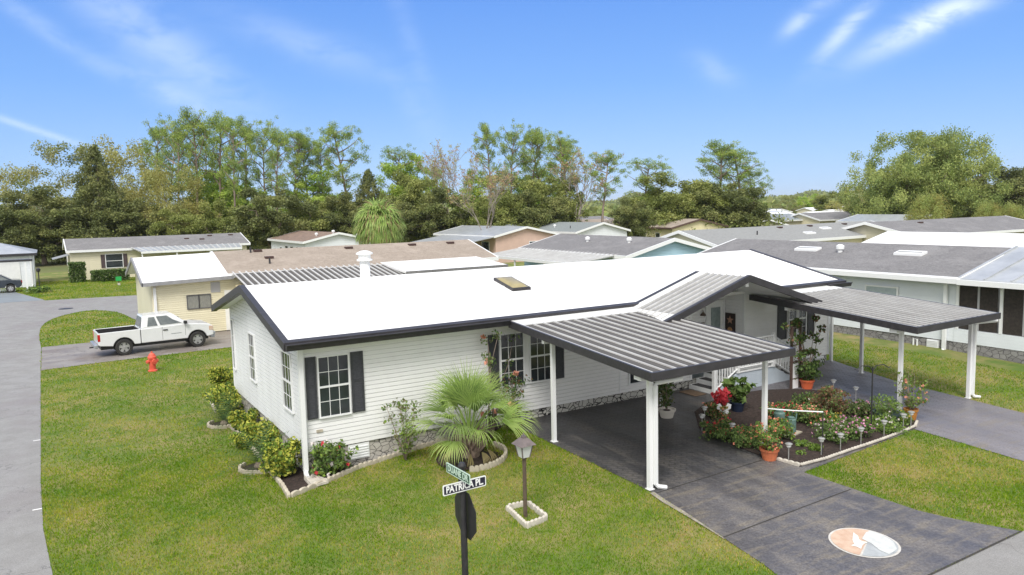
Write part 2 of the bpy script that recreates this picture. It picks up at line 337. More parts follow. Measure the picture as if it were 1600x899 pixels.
# stamped driveway with worn streaks
def stamped(name, c1, c2, c3, rot, r1, r2):
    M = mat(name, c1, c2, scale=.8, rough=r1, r2=r2, c3=c3, s3=1.6, stretch=(1.6, .5, 1), lo=.38, hi=.62); nt = M.node_tree; P = nt.nodes['Principled BSDF']
    n = lambda t: nt.nodes.new(t); lk = nt.links.new
    tc = n('ShaderNodeTexCoord'); mp = n('ShaderNodeMapping'); mp.inputs['Rotation'].default_value[2] = rot; lk(tc.outputs['Object'], mp.inputs[0])
    br = n('ShaderNodeTexBrick'); br.inputs['Scale'].default_value = 1; br.inputs['Brick Width'].default_value = .24; br.inputs['Row Height'].default_value = .12; br.inputs['Mortar Size'].default_value = .02
    br.inputs['Color1'].default_value = (1, 1, 1, 1); br.inputs['Color2'].default_value = (.72, .72, .74, 1); br.inputs['Mortar'].default_value = (.42, .42, .42, 1); lk(mp.outputs[0], br.inputs[0])
    old = P.inputs['Base Color'].links[0].from_socket
    x = n('ShaderNodeMix'); x.data_type = 'RGBA'; x.blend_type = 'MULTIPLY'; x.inputs[0].default_value = .62; lk(old, x.inputs[6]); lk(br.outputs[0], x.inputs[7])
    # worn outer part towards the street: paler concrete showing in long tan bands
    sp = n('ShaderNodeSeparateXYZ'); lk(tc.outputs['Object'], sp.inputs[0])
    mk = n('ShaderNodeMapRange'); mk.interpolation_type = 'SMOOTHSTEP'; mk.inputs[1].default_value = -4.6; mk.inputs[2].default_value = -6.2; lk(sp.outputs[1], mk.inputs[0])
    iv = n('ShaderNodeMath'); iv.operation = 'MULTIPLY_ADD'; lk(mk.outputs[0], iv.inputs[0]); iv.inputs[1].default_value = -.5; iv.inputs[2].default_value = .72; lk(iv.outputs[0], x.inputs[0])
    wr = n('ShaderNodeMix'); wr.data_type = 'RGBA'; wr.blend_type = 'ADD'; lk(mk.outputs[0], wr.inputs[0]); lk(x.outputs[2], wr.inputs[6]); wr.inputs[7].default_value = (.042, .038, .04, 1)
    m2 = n('ShaderNodeMapping'); m2.inputs['Rotation'].default_value[2] = R_(3); m2.inputs['Scale'].default_value = (.75, 4.2, 1); lk(tc.outputs['Object'], m2.inputs[0])
    nz = n('ShaderNodeTexNoise'); nz.inputs['Scale'].default_value = 1.5; nz.inputs['Detail'].default_value = 9; nz.inputs['Roughness'].default_value = .7; lk(m2.outputs[0], nz.inputs[0])
    rg = n('ShaderNodeMapRange'); rg.inputs[1].default_value = .49; rg.inputs[2].default_value = .62; rg.inputs[4].default_value = .55; lk(nz.outputs[0], rg.inputs[0])
    rk = n('ShaderNodeMath'); rk.operation = 'MULTIPLY_ADD'; lk(mk.outputs[0], rk.inputs[0]); rk.inputs[1].default_value = .85; rk.inputs[2].default_value = .12
    rm_ = n('ShaderNodeMath'); rm_.operation = 'MULTIPLY'; lk(rg.outputs[0], rm_.inputs[0]); lk(rk.outputs[0], rm_.inputs[1])
    y = n('ShaderNodeMix'); y.data_type = 'RGBA'; lk(rm_.outputs[0], y.inputs[0]); lk(wr.outputs[2], y.inputs[6]); y.inputs[7].default_value = (.215, .185, .14, 1)
    lk(y.outputs[2], P.inputs['Base Color'])
    b = n('ShaderNodeBump'); b.inputs['Strength'].default_value = .35; b.inputs['Distance'].default_value = .01; lk(br.outputs['Fac'], b.inputs['Height']); b.invert = True; lk(b.outputs[0], P.inputs['Normal'])
    return M
DRV = None
def grain(M, k=.5, sc=45):
    nt = M.node_tree; P = nt.nodes['Principled BSDF']; old = P.inputs['Base Color'].links[0].from_socket; lk = nt.links.new
    tc = nt.nodes.new('ShaderNodeTexCoord'); g_ = nt.nodes.new('ShaderNodeTexNoise'); g_.inputs['Scale'].default_value = sc; g_.inputs['Detail'].default_value = 4; lk(tc.outputs['Object'], g_.inputs[0])
    mm = nt.nodes.new('ShaderNodeMix'); mm.data_type = 'RGBA'; mm.blend_type = 'OVERLAY'; mm.inputs[0].default_value = k; lk(old, mm.inputs[6]); lk(g_.outputs[0], mm.inputs[7]); lk(mm.outputs[2], P.inputs['Base Color']); return M
DRV = stamped('stamped_driveway_black', (.050, .050, .054), (.086, .085, .09), (.12, .112, .104), R_(45), .33, .6)
DRV2 = stamped('stamped_driveway_grey', (.15, .143, .158), (.19, .182, .20), (.13, .124, .136), R_(45), .35, .6)
grain(DRV, .8, 30); grain(DRV2, .6, 30); grain(SHING, .5, 18); grain(SHINGB, .4, 18)
DRV1P = [(4.4,-10.08),(9.5,-10.08),(9.15,-9.3),(8.9,-8.6),(8.7,-6.25),(12.6,-5.95),(12.6,.02),(5.2,.02),(5.25,-2),(5.3,-5.3),(5.15,-6.6),(4.85,-8.5)]
DRV2P = [(12.6,-5.95),(13.4,-5.85),(13.3,-8.4),(13.2,-10.08),(17,-10.08),(17.1,-6.6),(17.2,-5.2),(17.35,-2.9),(17.9,-.9),(18.3,.02),(12.6,.02)]
JOINT = mat('dark_joint', (.03, .028, .026), (.06, .055, .05), scale=9, rough=.9)
for yj, xa_, xb_ in ((-5.42, 5.3, 8.7), (-7.45, 5.02, 8.72)): sheet('driveway_joint', [(xa_, yj-.014), (xb_, yj+.10), (xb_, yj+.128), (xa_, yj+.014)], .019, JOINT)
sheet('driveway_joint', [(4.42,-10.11),(9.5,-10.11),(9.5,-10.07),(4.42,-10.07)], .019, JOINT)
# worn sandy verge along the lawn edge
sheet('sandy_edge', [(5.33,-5.35),(5.25,-5.8),(5.2,-6.3),(5.1,-6.9),(5.0,-7.5),(4.98,-7.5),(5.06,-6.8),(5.1,-6.3),(5.14,-5.8),(5.22,-5.35)], .021, mat('sandy_concrete', (.36,.33,.28), (.2,.18,.15), scale=6, rough=.95))
sheet('driveway', DRV1P, .014, DRV); sheet('far_driveway', DRV2P, .014, DRV2)
BEDP = [tuple(G(x, y).xy) for x, y in ((1192,716),(1213,720),(1250,731),(1290,721),(1330,707),(1375,692),(1412,678),(1431,670),(1435,660),(1400,654),(1340,637),(1285,612),(1240,609),(1190,611),(1150,617),(1105,630),(1085,645),(1092,671),(1140,694))]
sheet('flower_bed_soil', BEDP, .03, MULCH)
BED2P = [(-.95,-.95),(5.1,-.75),(5.15,-.02),(-.02,-.02),(-.02,7.4),(-1.0,7.4),(-1.05,.2)]
sheet('border_bed_soil', [tuple(G(x, y).xy) for x, y in ((453,779),(505,757),(560,733),(620,713),(680,694),(742,680),(776,674))]+[(5.15,0),(0,0),(0,7.4)]+[tuple(G(x, y).xy) for x, y in ((330,632),(338,646),(359,668),(372,678),(394,703),(410,722),(421,738),(440,760))], .02, MULCH)

# ------------------------------------------------------------------ main house
HM = thing('mobile_home', 'white vinyl double-wide home with white low-pitched roof and charcoal trim and shutters', 'house', (0, 0, 0))
SKIRT = stone('stone_skirt', (.62, .59, .54, 1), (.46, .43, .39, 1), (.11, .105, .10, 1), 6.3, .035)
SKIRTW = stone('stone_skirt_pale', (.66, .65, .60, 1), (.55, .54, .50, 1), (.015, .015, .015, 1), 5.6, .045)
LX, WY, ZS, ZE, RI = 18.05, 7.29, .55, 3.05, .8937
RY = WY/2
PITCH = .1
def lapwall(mb, x0, x1, z0, z1, top=None, out=.012, mi=0):
    """lapped boards in local frame: wall along X facing -Y; top(z)->(xa,xb) limits"""
    z = z0
    while z < z1-1e-4:
        zt = min(z+PITCH, z1)
        a0, b0 = (x0, x1) if top is None else top(z); a1, b1 = (x0, x1) if top is None else top(zt)
        if b0-a0 < .02: break
        b1 = max(b1, a1)
        zc = z+(zt-z)*.8; mb.add([(a0,-.024,z),(b0,-.024,z),(b0,-.019,zc),(a0,-.019,zc),(a0,0,z),(b0,0,z),(a1,.0,zt),(b1,.0,zt),(a0,0,zc+.006),(b0,0,zc+.006)], [(0,1,2,3),(4,5,1,0),(3,2,9,8),(8,9,7,6)], mi)
        z = zt
def frame(ox, oy, oz, rz): return Matrix.Translation((ox, oy, oz)) @ Matrix.Rotation(rz, 4, 'Z')
F_FRONT = frame(0, 0, 0, 0)
F_GL = frame(0, WY, 0, R_(-90))            # gable wall facing -X: local x runs from the back (y=WY) to the front (y=0)
# front wall in three stretches (recessed entry between 11.6 and 13.92)
mb = MB()
lapwall(mb, 0, 11.6, ZS, ZE); lapwall(mb, 13.92, LX, ZS, ZE)
mb.M = frame(0, .8, 0, 0); lapwall(mb, 11.6, 13.92, ZS, 2.96)
mb.M = frame(13.92, .8, 0, R_(-90)); lapwall(mb, 0, .8, ZS, 2.96)
mb.M = frame(11.6, 0, 0, R_(90)); lapwall(mb, 0, .8, ZS, 2.96)
mb.M = frame(LX, 0, 0, R_(90)); lapwall(mb, 0, WY, ZS, ZE)
mb.M = frame(LX, WY, 0, R_(180)); lapwall(mb, 0, LX, ZS, ZE)
mb.M = Matrix()
zr = ZE+RI+.05
def gtop(z):
    if z <= ZE: return (0, WY)
    t = (z-ZE)/(zr-ZE); return (RY*t, WY-RY*t)
mb.M = frame(LX, 0, 0, R_(90)); lapwall(mb, 0, WY, ZE, zr-.06, gtop); mb.M = Matrix()
mb.build('front_wall', VINYL, HM)
mb = MB(); mb.M = F_GL; lapwall(mb, 0, WY, ZS, zr-.06, gtop); mb.build('gable_wall', VINYLD, HM)
mb = MB(); mb.box(.1, LX-.1, .85, WY-.04, .02, ZE-.02); mb.build('inner_wall', VINYL, HM)
mb = MB()
for (x, y) in ((0, 0), (13.92, 0), (LX, 0), (11.6, 0)): mb = MB(); mb.box(x-.045, x+.045, y-.036, y+.05, ZS, ZE); mb.build('corner_trim', TRIM, HM)
mb = MB(); mb.box(-.036, .05, WY-.05, WY+.03, ZS, ZE); mb.build('corner_trim', TRIM, HM)
# skirts
mb = MB(); mb.box(.02, 5.3, .02, .08, -.15, ZS); mb.box(.02, .08, .08, WY, -.15, ZS); mb.build('stone_skirt', SKIRT, HM)
mb = MB(); mb.box(5.3, LX-.02, .02, .08, .0, ZS); mb.box(LX-.08, LX-.02, .08, WY, 0, ZS); mb.build('painted_stone_skirt', SKIRTW, HM)
# skirt vents
for (x, mx_) in ((.95, TRIM), (17.35, TRIM)):
    mb = MB(); mb.box(x, x+.5, -.012, .02, .16+gz(x, 0), ZS-.03)
    for k in range(5): mb.box(x+.03, x+.47, -.03, -.012, .19+gz(x, 0)+k*.06 if gz(x,0)<.1 else .32+k*.04, .21+gz(x, 0)+k*.06 if gz(x,0)<.1 else .335+k*.04)
    mb.build('skirt_vent', mx_, HM)
# roof: front slope with the notch over the entry, back slope
sl_ = .2265
def zroof(y): return 3.1+sl_*(min(y, 2*RY-y)+.3)
xa, xb = -.4317, LX+.32
GXC, GZC, GSL = 11.6, 3.80, .313; A = (9.3, -.3); Cc = (13.9, -.3)
Pf = [(xa,-.3),(xb,-.3),(xb,RY),(xa,RY)]
mb = MB(); mb.slab([(x, y, zroof(y)) for x, y in Pf], .07); mb.slab([(xa,RY,zroof(RY)),(xb,RY,zroof(RY)),(xb,WY+.3,zroof(WY+.3)),(xa,WY+.3,zroof(WY+.3))], .07)
VY = -.3+(GZC-3.1)/.2265
mb.slab([(9.36,-.3,3.104),(GXC,-.3,GZC),(GXC,VY+.05,GZC+.012)], .03); mb.slab([(GXC,-.3,GZC),(13.84,-.3,3.104),(GXC,VY+.05,GZC+.012)], .03)
roof = mb.build('roof', ROOFW, HM)
mb = MB()    # membrane seams
for t in (.30, .56, .82):
    y = -.3+(RY+.3)*t
    mb.slab([(xa+.1,y,zroof(y)+.012),(xb-.1 if y > 2 else 8.9,y,zroof(y)+.012),(xb-.1 if y > 2 else 8.9,y+.05,zroof(y+.05)+.012),(xa+.1,y+.05,zroof(y+.05)+.012)], .01)
mb.build('membrane_seam', ROOFW, roof)
# rakes, gutters
for (xx, d) in ((xa-.045, .14), (xb-.095, .14)):
    mb = MB()
    for s in (0, 1):
        ys = (-.42, RY) if s == 0 else (RY, WY+.42)
        z0, z1 = zroof(ys[0]), zroof(ys[1])
        mb.hexa([(xx,ys[0],z0-.16),(xx+d,ys[0],z0-.16),(xx+d,ys[1],z1-.16),(xx,ys[1],z1-.16)], [(xx,ys[0],z0+.025),(xx+d,ys[0],z0+.025),(xx+d,ys[1],z1+.025),(xx,ys[1],z1+.025)])
    mb.build('rake_trim', DARK, HM)
mb = MB()    # dark drip edge on the roof and at the notch
def edge(p, q, wd=.13, h=.03, zf=zroof):
    p = Vector(p); q = Vector(q); d = (q-p).normalized(); nrm = Vector((-d.y, d.x))*wd
    pts = [p, q, q+nrm, p+nrm]
    mb.slab([(a.x, a.y, zf(a.y)+h) for a in pts], h+.05)
edge((xa, -.43), (9.25, -.43), .15); edge((13.95, -.43), (xb, -.43), .15)
def zgab(x): return GZC-GSL*abs(x-GXC)
for x0, x1 in ((9.2, GXC), (GXC, 14.0)): mb.slab([(x0,-.36,zgab(x0)+.04),(x1,-.36,zgab(x1)+.04),(x1,-.22,zgab(x1)+.04),(x0,-.22,zgab(x0)+.04)], .07)
mb.build('drip_edge', DARK, HM)
mb = MB()
def gutter(x0, x1, y, z):
    mb.hexa([(x0,y-.11,z-.13),(x1,y-.11,z-.13),(x1,y,z-.13),(x0,y,z-.13)], [(x0,y-.15,z),(x1,y-.15,z),(x1,y,z),(x0,y,z)])
    mb.box(x0, x1, y-.165, y-.15, z-.01, z+.01)
gutter(xa-.02, 5.0, -.435, 3.06); mb.build('front_gutter', DARK, HM)
mb = MB(); gutter(17.35, xb+.12, -.435, 3.04); mb.build('gutter', DARK, HM)
mb = MB(); mb.box(xa+.02, 5.0, -.41, -.03, 2.94, 2.96); mb.build('soffit', TRIM, HM)
mb = MB()    # rake soffits
for ys in ((-.4, RY), (RY, WY+.4)):
    z0, z1 = zroof(ys[0])-.1, zroof(ys[1])-.1
    mb.slab([(xa+.1,ys[0],z0),(0,ys[0],z0),(0,ys[1],z1),(xa+.1,ys[1],z1)], .02)
mb.build('rake_soffit', TRIM, HM)
# entry gable: ribbed canopy in front of the white cricket
YF = -2.2; XL, XR = 8.56, 14.62
GR = thing('entry_canopy', 'gabled ribbed metal canopy with charcoal fascia over the front entry of the white home', 'canopy', (GXC, YF, GZC))
OG = Matrix.Translation((-GXC, -YF, -GZC))
def gm_(nm, m__, boxes, par=GR, th=.05, dz=0):
    mb = MB(); mb.M = OG
    for (x0, x1, y0, y1) in boxes: mb.slab([(x0,y0,zgab(x0)+dz),(x1,y0,zgab(x1)+dz),(x1,y1,zgab(x1)+dz),(x0,y1,zgab(x0)+dz)], th)
    return mb.build(nm, m__, par)
gm_('roof_pan', PANL, [(XL,GXC,YF+.05,-.24),(GXC,XR,YF+.05,-.24)])
gm_('flashing_pan', PANW, [(XL,GXC,-.66,-.37),(GXC,XR,-.66,-.37)], th=.02, dz=.03)
gm_('end_pan', PANW, [(XL-.02,XL+.42,YF+.06,-.5)], th=.02, dz=.02)
for k in range(6):
    y = YF+.24+k*.25
    gm_('rib', RIB, [(XL+.1,GXC-.02,y,y+.036)], th=.045, dz=.045)
mb = MB(); mb.M = OG
for (x0, x1) in ((XL-.03, GXC), (GXC, XR+.03)):
    z0, z1 = zgab(x0), zgab(x1); y0, y1 = YF-.06, YF+.05
    mb.hexa([(x0,y0,z0-.13),(x1,y0,z1-.13),(x1,y1,z1-.13),(x0,y1,z0-.13)], [(x0,y0,z0+.05),(x1,y0,z1+.05),(x1,y1,z1+.05),(x0,y1,z0+.05)])
mb.build('fascia', DARK, GR)
gm_('ceiling', TRIM, [(XL+.1,GXC,YF+.05,-.04),(GXC,XR-.1,YF+.05,-.04)], th=.015, dz=-.1)
mb = MB(); mb.M = OG; mb.box(GXC-.06, GXC+.06, YF+.06, -.03, 3.52, 3.70); mb.build('ridge_beam', TRIM, GR)
# gable infill and header above the entry recess
mb = MB()
def gtop2(z): return (max(9.3, GXC-(3.68-z)/GSL), min(13.9, GXC+(3.68-z)/GSL))
lapwall(mb, 9.3, 13.9, ZE, 3.62, gtop2); mb.box(11.6, 13.92, .0, .03, 2.96, ZE); mb.box(11.6, 13.92, .03, .8, 2.96, 2.99); mb.build('gable_infill', VINYL, HM)

def window(parent, M, x0, x1, z0, z1, cols=3, rows=2, sash=True, fr=TRIM, glass=GLASS, name='window', out=.03, blind=None, fw=.036):
    mb = MB(); mb.M = M @ Matrix.Translation((0, -.014, 0)); f = fw
    mb.box(x0-f, x1+f, -out-.02, -.0, z1, z1+f); mb.box(x0-f, x1+f, -out-.03, -.0, z0-f, z0); mb.box(x0-f, x0, -out-.02, -.0, z0, z1); mb.box(x1, x1+f, -out-.02, -.0, z0, z1)
    zm = (z0+z1)/2
    if sash: mb.box(x0, x1, -out-.012, -.015, zm-.022, zm+.022)
    w_ = mb.build(name, fr, parent)
    mb = MB(); mb.M = M @ Matrix.Translation((0, -.014, 0)); mb.box(x0-.01, x1+.01, -.022, -.014, z0-.01, z1+.01); mb.build('glass', glass, w_)
    if cols > 1 or rows > 1:
        mb = MB(); mb.M = M @ Matrix.Translation((0, -.014, 0))
        spans = [(z0, zm), (zm, z1)] if sash else [(z0, z1)]
        for i in range(1, cols): 
            x = x0+(x1-x0)*i/cols; mb.box(x-.0065, x+.0065, -.030, -.0225, z0, z1)
        for (a, b) in spans:
            for j in range(1, rows): 
                z = a+(b-a)*j/rows; mb.box(x0, x1, -.0295, -.0225, z-.0065, z+.0065)
        mb.build('muntin', fr, w_)
    return w_
def shutter(parent, M, x0, x1, z0, z1, m_=None):
    mb = MB(); mb.M = M @ Matrix.Translation((0, -.014, 0)); f = .05
    mb.box(x0, x1, -.03, -.008, z0, z1); zm = z0+(z1-z0)*.52
    mb.box(x0, x0+f, -.045, -.03, z0, z1); mb.box(x1-f, x1, -.045, -.03, z0, z1)
    for a in (z0, zm-f/2, z1-f): mb.box(x0+f, x1-f, -.044, -.03, a, a+f)
    n = int((z1-z0)/.055)
    for k in range(n):
        z = z0+.05+k*.055
        if z < z1-.07: mb.add([(x0+f,-.031,z+.045),(x1-f,-.031,z+.045),(x1-f,-.042,z),(x0+f,-.042,z)], [(0,3,2,1)])
    return mb.build('shutter', m_ or SHUT, parent)
I = F_FRONT
window(HM, I, .35, 1.02, 1.29, 2.62); shutter(HM, I, .0+.06, .29, 1.27, 2.66); shutter(HM, I, 1.09, 1.38, 1.27, 2.66)
window(HM, I, 5.02, 5.68, 1.30, 2.62); window(HM, I, 5.9, 6.56, 1.30, 2.62); shutter(HM, I, 4.66, 4.95, 1.27, 2.66); shutter(HM, I, 6.64, 6.95, 1.27, 2.66)
mb = MB(); mb.box(5.725, 5.855, -.045, 0, 1.26, 2.665); mb.build('mullion', TRIM, HM)
window(HM, I, 9.22, 9.65, .78, 1.08, 1, 1, sash=False)
window(HM, I, 15.98, 16.34, 1.38, 2.5, 2, 2); window(HM, I, 16.46, 16.82, 1.38, 2.5, 2, 2); shutter(HM, I, 15.43, 15.86, 1.33, 2.56); shutter(HM, I, 16.92, 17.25, 1.33, 2.56)
window(HM, frame(0, .8, 0, 0), 12.0, 12.32, 1.6, 2.55, 2, 2)
# gable windows: x_local = WY - y
for (ya, yb, z0, z1) in ((1.5, .78, 1.28, 2.6), (4.9, 4.3, 1.33, 2.58)): window(HM, F_GL, WY-ya, WY-yb, z0, z1)
window(HM, F_GL, WY-7.12, WY-6.86, 1.25, 2.7, 1, 3, sash=False)
mb = MB(); mb.box(.24, .38, -.045, 0, .95, 1.01); mb.build('vent_cover', CONC, HM)
# door, recessed
MD = frame(0, .8, 0, 0)
mb = MB(); mb.M = MD; mb.box(13.02, 13.08, -.06, 0, .87, 2.72); mb.box(13.80, 13.86, -.06, 0, .87, 2.72); mb.box(13.08, 13.8, -.06, 0, 2.66, 2.72); mb.box(13.08, 13.8, -.03, -.01, .87, 2.66)
dr = mb.build('door', WHITE, HM)
mb = MB(); mb.M = MD; mb.box(13.26, 13.66, -.045, -.03, 1.75, 2.5); mb.build('door_glass', mat('door_glass', (.30, .36, .35), (.22, .27, .27), scale=8, rough=.15), dr)
mb = MB(); mb.M = MD; mb.lathe([(.0,0),(.03,0),(.03,.05),(0,.05)], 10, c=(13.15,-.08,1.85)); mb.build('handle', DARK, dr)
# downspouts
def downspout(parent, x, y, z0, z1, kick=(0, -1), mt=TRIM, w_=.08):
    mb = MB(); k = Vector((kick[0], kick[1], 0)); mb.box(x-w_/2, x+w_/2, y-w_/2, y+w_/2, z0+.12, z1)
    s = Vector((x, y, z0+.14)); mb.tube([s, s+k*.05+Vector((0,0,-.07)), s+k*.2+Vector((0,0,-.11))], w_*.55, 6)
    return mb.build('downspout', mt, parent)
downspout(HM, -.07, -.13, .05, 2.9, (-.1, -1), w_=.1); downspout(HM, 18.12, -.1, .2, 2.9, (.4, -1))
mb = MB(); mb.tube([(-.07,-.13,2.9),(-.12,-.3,2.97),(-.15,-.46,3.0)], .05, 6); mb.build('gutter_elbow', TRIM, HM)
mb = MB(); mb.box(8.85, 8.89, -.04, -.01, .55, 2.9); mb.build('conduit', TRIM, HM)
# chimney pipe and skylight on the roof
pz = 2*RY-5.35
mb = MB(); c0 = (3.05, 4.05, zroof(4.05)-.1)
mb.lathe([(.2,0),(.17,.1),(.14,.12),(.14,.62)], 20, c=c0); ch_ = mb.build('chimney_pipe', WHITE, HM, smooth=True)
mb = MB(); mb.lathe([(.0,.62),(.22,.62),(.22,.66),(.17,.68),(.17,.80),(.235,.80),(.235,.84),(.1,.90),(0,.91)], 20, c=c0); mb.build('chimney_cap', WHITE, ch_)
SKYL = mat('amber_skylight', (.26, .22, .11), (.34, .29, .15), scale=5, rough=.25)
c = Vector((8.3, 2.45, 0))
mb = MB()
zz = lambda x, y: zroof(y)
mb.slab([(6.34,1.48,zroof(1.48)+.08),(6.94,1.48,zroof(1.48)+.08),(6.94,2.52,zroof(2.52)+.08),(6.34,2.52,zroof(2.52)+.08)], .12); sk = mb.build('skylight_frame', DARK, HM)
mb = MB(); n = 6
for i in range(n):
    for j in range(n):
        def q(a, b):
            x = 6.37+.54*a/n; y = 1.52+.96*b/n; return (x, y, zroof(y)+.085+.07*(1-(2*a/n-1)**4)*(1-(2*b/n-1)**4))
        mb.poly([q(i,j),q(i+1,j),q(i+1,j+1),q(i,j+1)])
mb.build('skylight_dome', SKYL, sk, smooth=True)

# ------------------------------------------------------------------ carports
def carport(name, label, x0, x1, yb, zb, yn, zn, nr, posts, spout):
    T = thing(name, label, 'carport', (x0, yn, gz(x0, yn))); O = Matrix.Translation((-x0, -yn, -gz(x0, yn)))
    zf = lambda y: zb+(zn-zb)*(yb-y)/(yb-yn)
    mb = MB(); mb.M = O; mb.slab([(x0+.03,yn+.03,zf(yn)),(x1-.03,yn+.03,zf(yn)),(x1-.03,yb,zf(yb)),(x0+.03,yb,zf(yb))], .05); mb.build('roof_pan', PAN, T)
    ys = yb-.5
    mb = MB(); mb.M = O; mb.slab([(x0+.05,ys,zf(ys)+.02),(x1-.05,ys,zf(ys)+.02),(x1-.05,yb,zf(yb)+.03),(x0+.05,yb,zf(yb)+.03)], .02); mb.build('flashing_pan', PANW, T)
    pit = (x1-x0-.12)/nr
    for k in range(nr+1):
        x = x0+.05+pit*k
        mb = MB(); mb.M = O
        a, b = yn+.04, ys-.02
        mb.slab([(x-.016,a,zf(a)+.032),(x+.016,a,zf(a)+.032),(x+.016,b,zf(b)+.032),(x-.016,b,zf(b)+.032)], .032)
        mb.build('rib', RIB, T)
    mb = MB(); mb.M = O          # fascia on three sides
    mb.box(x0-.03, x1+.03, yn-.03, yn+.03, zf(yn)-.135, zf(yn)+.035)
    for x in (x0-.03, x1-.03):
        mb.hexa([(x,yn+.03,zf(yn)-.135),(x+.06,yn+.03,zf(yn)-.135),(x+.06,yb,zf(yb)-.135),(x,yb,zf(yb)-.135)], [(x,yn+.03,zf(yn)+.035),(x+.06,yn+.03,zf(yn)+.035),(x+.06,yb,zf(yb)+.035),(x,yb,zf(yb)+.035)])
    mb.build('fascia', DARK, T)
    yset = sorted(set(p[1] for p in posts))
    for y in yset:
        mb = MB(); mb.M = O; mb.box(x0+.04, x1-.04, y-.05, y+.05, zf(y)-.24, zf(y)-.06); mb.build('beam', TRIM, T)
    for (x, y) in posts:
        mb = MB(); mb.M = O; z0 = gz(x, y)+.014; mb.box(x-.045, x+.045, y-.045, y+.045, z0, zf(y)-.2); mb.box(x-.07, x+.07, y-.07, y+.07, z0, z0+.015)
        mb.build('post', TRIM, T)
    sx, sy, dx = spout
    mb = MB(); mb.M = O; z0 = gz(sx, sy)
    mb.box(sx-.04, sx+.04, sy-.05, sy+.05, z0+.12, zf(yn)-.34)
    mb.tube([(sx,sy,z0+.14),(sx+.05,sy-.04,z0+.07),(sx+.2,sy-.12,z0+.04)], .045, 6)
    mb.tube([(sx,sy,zf(yn)-.36),(sx+.05,sy,zf(yn)-.3),(sx+dx,yn+.12,zf(yn)-.22),(sx+dx,yn+.1,zf(yn)-.12)], .042, 6); mb.build('downspout', TRIM, T)
    return T
carport('carport', 'ribbed grey metal carport with charcoal fascia over the near black driveway', 5.05, 9.12, -.44, 3.0, -5.62, 2.6, 13, [(5.36,-1.85),(5.36,-5.2),(8.83,-5.1)], (5.45, -5.25, .5))
carport('carport', 'ribbed grey metal carport beyond the entry, over the far driveway beside the neighbour', 13.65, 17.55, -.44, 2.97, -5.7, 2.6, 15, [(14.15,-5.0),(17.3,-5.1),(17.35,-1.75)], (17.39, -5.15, .35))

# ------------------------------------------------------------------ entry porch
PO = thing('entry_porch', 'raised grey porch with steps both ways and white baluster railings at the front door', 'porch', (12.4, -1.1, .3))
O = Matrix.Translation((-12.4, 1.1, -.3))
SKB = mat('pale_blue_panel', (.50, .56, .62), (.45, .51, .57), scale=3, rough=.5)
TREAD = mat('step_mat', (.03, .03, .035), (.06, .06, .06), scale=30, rough=.9)
mb = MB(); mb.M = O; mb.box(12.4, 13.97, -1.1, .78, .3, .84); mb.build('panel', SKB, PO)
mb = MB(); mb.M = O; mb.box(12.36, 14.0, -1.13, .78, .842, .87); mb.build('deck', WHITE, PO)
mb = MB(); mb.M = O
for k in range(3): mb.box(11.5+.3*k, 12.395, -1.0, -.05, .3+.14*k, .3+.14*(k+1))
mb.build('step', WHITE, PO)
for k in range(3):
    mb = MB(); mb.M = O; mb.box(11.52+.3*k, 11.78+.3*k, -.9, -.15, .3+.14*(k+1)+.002, .3+.14*(k+1)+.014); mb.build('step_mat', TREAD, PO)
mb = MB(); mb.M = O
for k in range(3): mb.box(13.975, 14.87-.3*k, -1.0, -.05, .3+.14*k, .3+.14*(k+1))
mb.build('step', WHITE, PO)
mb = MB(); mb.M = O
mb.hexa([(11.6,-1.09,.3),(12.4,-1.09,.3),(12.4,-1.03,.3),(11.6,-1.03,.3)], [(11.6,-1.09,.4),(12.4,-1.09,.84),(12.4,-1.03,.84),(11.6,-1.03,.4)])
mb.build('stair_panel', SKB, PO); mb = MB(); mb.M = O
mb.hexa([(13.97,-1.09,.3),(14.8,-1.09,.3),(14.8,-1.03,.3),(13.97,-1.03,.3)], [(13.97,-1.09,.84),(14.8,-1.09,.4),(14.8,-1.03,.4),(13.97,-1.03,.84)])
mb.build('stair_panel', SKB, PO)
def rail(p, q, n):
    mb = MB(); mb.M = O; p = Vector(p); q = Vector(q)
    for h in (.12, .92): mb.tube([p+Vector((0,0,h)), q+Vector((0,0,h))], .03, 4)
    for i in range(1, n):
        a = p.lerp(q, i/n); mb.box(a.x-.016, a.x+.016, a.y-.016, a.y+.016, a.z+.1, a.z+.9)
    mb.build('railing', WHITE, PO)
rail((11.45,-1.1,.32), (12.42,-1.1,.86), 9); rail((12.42,-1.1,.86), (13.95,-1.1,.86), 14); rail((13.95,-1.1,.86), (14.87,-1.1,.34), 8)
for (x, z0, z1) in ((11.45,.3,1.32),(12.42,.84,1.86),(13.95,.84,1.86),(14.87,.3,1.32)):
    mb = MB(); mb.M = O; mb.box(x-.045, x+.045, -1.145, -1.055, z0, z1); mb.box(x-.055, x+.055, -1.155, -1.045, z1, z1+.03); mb.build('newel_post', WHITE, PO)
mb = MB(); mb.box(-.33, .33, -.22, .22, 0, .02); dm = mb.build('doormat', mat('coir', (.10, .065, .04), (.16, .11, .07), scale=30, rough=1), None, bevel=.005)
p = G(1090, 616, 0); dm.location = (11.15, -.55, gz(11.1, -.6)+.016); dm.rotation_euler = (0, 0, R_(90)); tag(dm, 'brown coir doormat at the foot of the porch steps', 'doormat')
